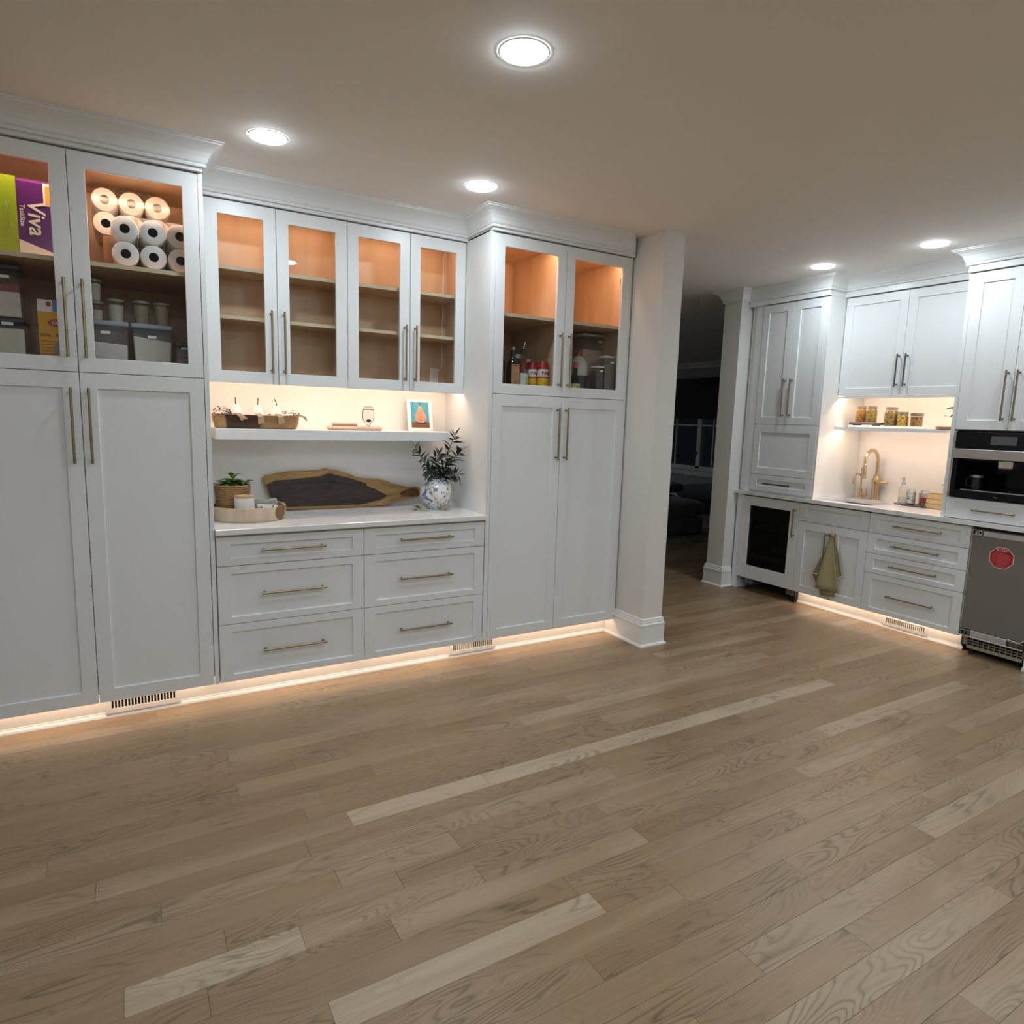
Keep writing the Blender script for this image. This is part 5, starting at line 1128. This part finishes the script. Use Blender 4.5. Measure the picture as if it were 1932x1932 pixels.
MB().tube([(FX + .02, FY, 1.066), (FX + .075, FY, 1.066), (FX + .076, FY, 1.066), (FX + .094, FY, 1.066), (FX + .097, FY, 1.066)], [.0145, .0145, .0175, .0175, .014], 16).build('lever', GOLD, t, smooth=True)
QX, QY = .204, .5265
t = thing('filter_faucet', 'small gold water filter faucet left of the tall faucet', 'faucet', (QX, QY, CT), 'B')
MB().lathe([(.025, 0), (.025, .003), (.021, .006), (.021, .030), (.0165, .060), (.0165, .082), (.010, .088)], (QX, QY, CT), 22).build('base', GOLD, t, smooth=True)
pts = [(QX, QY, CT + .08), (QX, QY, 1.07)]
for k in range(1, 10):
    a = PI * k / 10; pts.append((QX, QY - .058 + .058 * math.cos(a), 1.072 + .056 * math.sin(a)))
pts += [(QX, QY - .116, 1.066), (QX, QY - .116, 1.040)]
MB().tube(pts, [.0065] * (len(pts) - 2) + [.0065, .008], 10).build('spout', GOLD, t, smooth=True)
MB().tube([(QX + .015, QY, .953), (QX + .045, QY, .953), (QX + .046, QY, .953), (QX + .060, QY, .953)], [.009, .009, .011, .011], 12).tube([(QX + .052, QY, .955), (QX + .050, QY, .995), (QX + .049, QY, 1.003)], [.0055, .0045, .004], 10).build('lever', GOLD, t, smooth=True)
# bottle, cans, tray, stones, crate
def bthing(name, label, cat, x, y, z, prof, m, part='body', group=None, seg=20):
    t = thing(name, label, cat, (x, y, z), 'B', group); MB().lathe(prof, (x, y, z), seg, caps=False).build(part, m, t, smooth=True); return t
t = bthing('soap_bottle', 'clear pump soap bottle beside the cans at the bar', 'soap bottle', .608, .435, CT, [(.0001, 0), (.027, 0), (.031, .005), (.031, .125), (.026, .142), (.013, .152), (.0125, .165)], JARGLASS)
MB().lathe([(.0001, .003), (.028, .003), (.0285, .06), (.0001, .061)], (.608, .435, CT), 18, caps=False).build('soap', glass_mat('clear_soap', (.90, .90, .88), .6, .05, .15), t, smooth=True)
MB().lathe([(.0150, .163), (.0155, .178), (.0135, .182), (.006, .183), (.006, .196), (.010, .199), (.010, .216), (.008, .218)], (.608, .435, CT), 16).tube([(.608, .435, CT + .210), (.598, .42, CT + .211), (.588, .405, CT + .206)], .0038, 8).build('pump', LTMETAL, t, smooth=True)
t = tag(MB().box(.632, .812, .375, .480, CT, CT + .011).build('slate_tray', M('slate', (.07, .06, .065), .6, var=.15, scale=20), None, bevel=.002), 'thin dark slate tray under the two drink cans', 'tray'); to_b(t)
def drink(x, y, label, cm, wraps):
    z = CT + .0112; t = thing('drink_can', label, 'can', (x, y, z), 'B', 'drink cans on the slate tray')
    MB().lathe([(.0001, .002), (.024, 0), (.026, .003), (.0325, .012), (.0325, .102), (.0265, .116), (.0262, .1195), (.0245, .1195), (.0235, .115), (.0001, .115)], (x, y, z), 26, caps=False).build('can', LTMETAL, t, smooth=True)
    for nm, a, b, m in wraps: MB().lathe([(.0328, a), (.0328, b)], (x, y, z), 26, caps=False).build(nm, m, t, smooth=True)
    MB().lathe([(.0075, .1165), (.009, .1175), (.0001, .118)], (x, y - .006, z), 12).build('tab', STEEL, t)
    return t
SILV = M('can_silver_print', (.42, .45, .44), .35, .3, var=.45, scale=45, detail=1); GREYB = M('can_grey', (.30, .33, .34), .35, .4, var=.06); REDB = M('can_brown_red', (.16, .035, .025), .35, .2, var=.35, scale=40); MIXB = M('can_mixed_print', (.35, .28, .25), .35, .2, var=.6, scale=50, detail=1)
t = drink(.680, .425, 'silver grey drink can, left on the slate tray', SILV, (('print', .012, .100, SILV), ('dark_foot', .004, .010, BLACKP)))
MB().lathe([(.0001, -.0336), (.010, -.0336), (.010, -.0328)], (.678, .425, CT + .058), 12, 'y', sx=1, sy=.5).build('dark_mark', BLACKP, t)
drink(.779, .425, 'dark red and silver drink can, right on the slate tray', REDB, (('print', .012, .066, REDB), ('upper_print', .0665, .100, MIXB)))
t = thing('bar_spoon', 'slim steel spoon standing between the two cans', 'spoon', (.735, .43, CT + .0115), 'B')
MB().tube([(.735, .43, CT + .0125), (.734, .432, CT + .05), (.730, .436, CT + .108)], [.0022, .0022, .0028], 8).build('handle', LTMETAL, t, smooth=True); MB().ball((.735, .428, CT + .021), .009, 10, 6, sx=1, sy=.45, sz=1.05).build('spoon_bowl', LTMETAL, t, smooth=True)
STONE = M('mauve_stone', (.20, .16, .17), .5, var=.4, scale=60); r_ = random.Random(4)
for i, (x, y, r, lab) in enumerate(((.578, .405, .012, 'leftmost of the small mauve stones in front of the soap bottle'), (.594, .420, .014, 'largest of the small mauve stones by the soap bottle'), (.606, .398, .011, 'flat mauve stone just left of the slate tray'), (.624, .392, .007, 'tiny mauve stone touching the slate tray'))):
    t = tag(MB().ball((x, y, CT + r * .7), r, 10, 7, sx=1.2, sy=.9, sz=.7).build('pebble', STONE, None, smooth=True), lab, 'stone', 'small stones by the soap bottle'); to_b(t)
t = thing('wooden_crate', 'small slatted wooden crate against the coffee machine cabinet', 'crate', (.88, .47, CT), 'B')
CRW = M('crate_pine', (.56, .41, .21), .6, var=.12, scale=10, stretch=(.6, 6, 6)); cx0, cx1, cy0, cy1 = .788, .975, .405, .535
for k, (za, zb) in enumerate(((.003, .036), (.0385, .073), (.0755, .112))):
    MB().box(cx0, cx1, cy0, cy0 + .008, CT + za, CT + zb).build('slat', CRW, t, bevel=.001); MB().box(cx0, cx1, cy1 - .008, cy1, CT + za, CT + zb).build('slat', CRW, t, bevel=.001)
    MB().box(cx0, cx0 + .008, cy0 + .0085, cy1 - .0085, CT + za, CT + zb).build('slat', CRW, t, bevel=.001); MB().box(cx1 - .008, cx1, cy0 + .0085, cy1 - .0085, CT + za, CT + zb).build('slat', CRW, t, bevel=.001)
for x in (cx0 + .015, cx1 - .015):
    for y in (cy0 + .014, cy1 - .014): MB().box(x - .0065, x + .0065, y - .0055, y + .0055, CT, CT + .110).build('corner_post', CRW, t)
MB().box(cx0 + .009, cx1 - .009, cy0 + .009, cy1 - .009, CT + .003, CT + .009).build('bottom', CRW, t)
t = bthing('lotion_bottle', 'white bottle with a dark pump standing in the wooden crate', 'soap bottle', .925, .47, CT + .0095, [(.0001, 0), (.029, 0), (.032, .005), (.032, .10), (.026, .118), (.012, .124)], M('bottle_white', (.78, .76, .72), .4, var=.02))
PLUM = M('dark_plum_plastic', (.035, .025, .05), .35, var=.1)
MB().lathe([(.0145, .120), (.0205, .122), (.0165, .142), (.0115, .147), (.007, .149), (.007, .170), (.0105, .172), (.0105, .182), (.008, .184)], (.925, .47, CT + .0095), 16).tube([(.925, .47, CT + .187), (.90, .455, CT + .188), (.884, .445, CT + .184)], .0035, 8).build('pump', PLUM, t, smooth=True)
# towel on the sink door handle
TOW = M('olive_towel', (.38, .34, .17), .9, var=.06, scale=160, stretch=(1, 1, 1), bump=.3, bscale=400, sheen=.3); TOWS = M('olive_towel_stripes', (.30, .25, .11), .9, var=.3, scale=40, stretch=(.2, 1, 6)); TFR = M('towel_fringe', (.62, .56, .46), .9, var=.1)
t = thing('hand_towel', 'olive green towel hanging in folds from the sink cabinet door handle', 'towel', (.357, -.05, .13), 'B')
def cloth(name, L, R_2, y, rip, m, nu=10, nv=14, ph=0.0):
    """cloth between a left and a right edge line (points from top to bottom), rippled in depth"""
    def at(P, v):
        s = v * (len(P) - 1); i = min(int(s), len(P) - 2); f = s - i; return [P[i][k] + (P[i + 1][k] - P[i][k]) * f for k in range(2)]
    mb = MB(); g = []
    for j in range(nv + 1):
        v = j / nv; a, b = at(L, v), at(R_2, v); rowp = []
        for i in range(nu + 1):
            u = i / nu; rowp.append((a[0] + (b[0] - a[0]) * u, y - rip * v * (.5 + .5 * math.sin(u * 5.5 + ph)) - .004 * math.sin(PI * u) * (1 - v), a[1] + (b[1] - a[1]) * u))
        g.append(rowp)
    for j in range(nv):
        for i in range(nu): mb.face(g[j][i], g[j + 1][i], g[j + 1][i + 1], g[j][i + 1])
    o = mb.build(name, m, t, weld=True, smooth=True); md = o.modifiers.new('thick', 'SOLIDIFY'); md.thickness = .0025; return o
cloth('back_fold', [(.338, .650), (.30, .52), (.25, .40), (.216, .312)], [(.352, .640), (.33, .48), (.30, .33), (.258, .215)], -.030, .010, TOWS, ph=1)
cloth('back_fold', [(.365, .645), (.39, .52), (.41, .42), (.425, .305)], [(.378, .640), (.42, .52), (.448, .42), (.470, .350)], -.030, .010, TOWS, ph=2)
cloth('under_fold', [(.28, .32), (.285, .22), (.30, .150)], [(.42, .32), (.435, .24), (.420, .165)], -.029, .010, TOWS, nv=8)
cloth('fringe', [(.215, .320), (.215, .309)], [(.262, .322), (.262, .311)], -.044, .002, TFR, nv=1); cloth('fringe', [(.430, .316), (.430, .305)], [(.472, .352), (.472, .341)], -.044, .002, TFR, nv=1); cloth('fringe', [(.395, .152), (.352, .148)], [(.402, .146), (.378, .128)], -.040, .002, TFR, nv=2)
cloth('front_fold', [(.340, .655), (.325, .55), (.300, .42), (.262, .208)], [(.372, .655), (.385, .55), (.410, .42), (.462, .205)], -.046, .016, TOW, 14, 18, .6)
MB().tube([(.337, -.036, .640), (.340, -.050, .656), (.355, -.056, .664), (.371, -.050, .656), (.376, -.036, .640)], [.010, .012, .013, .012, .010], 10).build('gathered_top', TOWS, t, smooth=True)

# ------------------------------------------------------------------ dark den beyond the opening
SOFA = M('charcoal_upholstery', (.075, .078, .085), .9, var=.08, scale=60, bump=.2, bscale=200, sheen=.2)
def puff(mb, x0, x1, y0, y1, z0, z1, n=8):
    cx, cy, cz, hx, hy, hz = (x0 + x1) / 2, (y0 + y1) / 2, (z0 + z1) / 2, (x1 - x0) / 2, (y1 - y0) / 2, (z1 - z0) / 2
    p = lambda c, e: math.copysign(abs(c) ** e, c); vs = []; N, K = 28, 12
    for k in range(K + 1):
        b = -PI / 2 + PI * k / K
        for i in range(N):
            a = 2 * PI * i / N; vs.append((cx + hx * p(math.cos(b), .45) * p(math.cos(a), .3), cy + hy * p(math.cos(b), .45) * p(math.sin(a), .3), cz + hz * p(math.sin(b), .8)))
    fs = [(k * N + i, k * N + (i + 1) % N, (k + 1) * N + (i + 1) % N, (k + 1) * N + i) for k in range(K) for i in range(N)]
    mb.add(vs, fs); return mb
t = thing('ottoman', 'large charcoal ottoman with a thick cushion on the den rug', 'ottoman', (6.55, 3.3, .012))
MB().box(5.95, 7.18, 2.775, 3.75, .03, .25).build('base', SOFA, t, bevel=.03, smooth=True)
for x in (6.02, 7.11):
    for y in (2.85, 3.68): MB().box(x - .025, x + .025, y - .025, y + .025, .0125, .03).build('foot', BLACKP, t)
puff(MB(), 5.88, 7.27, 2.72, 3.80, .235, .50).build('cushion', SOFA, t, smooth=True)
t = thing('den_sofa', 'charcoal sofa seat with a pillow, behind the ottoman in the den', 'sofa', (7.45, 4.7, .012))
MB().box(6.6, 8.10, 4.2, 5.1, .03, .27).build('base', SOFA, t, bevel=.03, smooth=True); MB().box(6.62, 8.08, 4.22, 5.08, .0125, .03).build('plinth', BLACKP, t)
puff(MB(), 6.58, 8.15, 4.17, 5.1, .25, .385).build('seat_cushion', SOFA, t, smooth=True)
puff(MB(), 7.35, 8.24, 4.16, 4.75, .385, .57).build('pillow', SOFA, t, smooth=True)
t = thing('den_armchair', 'charcoal upholstered seat at the far side of the den rug', 'armchair', (9.15, 4.3, .012))
MB().box(8.72, 9.55, 4.0, 4.85, .06, .22).build('base', SOFA, t, bevel=.05, smooth=True); puff(MB(), 8.62, 9.65, 3.9, 4.9, .20, .48).build('cushion', SOFA, t, smooth=True)
for x in (8.8, 9.45):
    for y in (4.1, 4.75): MB().box(x - .025, x + .025, y - .025, y + .025, .0125, .06).build('leg', BLACKP, t)
RUG = M('patterned_rug', (.26, .25, .25), .95, var=.45, scale=9, detail=5, bump=.4, bscale=200)
tag(MB().box(5.0, 9.6, 2.46, 6.2, .0003, .012).build('area_rug', RUG, None, bevel=.003), 'pale patterned rug under the charcoal ottoman in the den', 'rug')
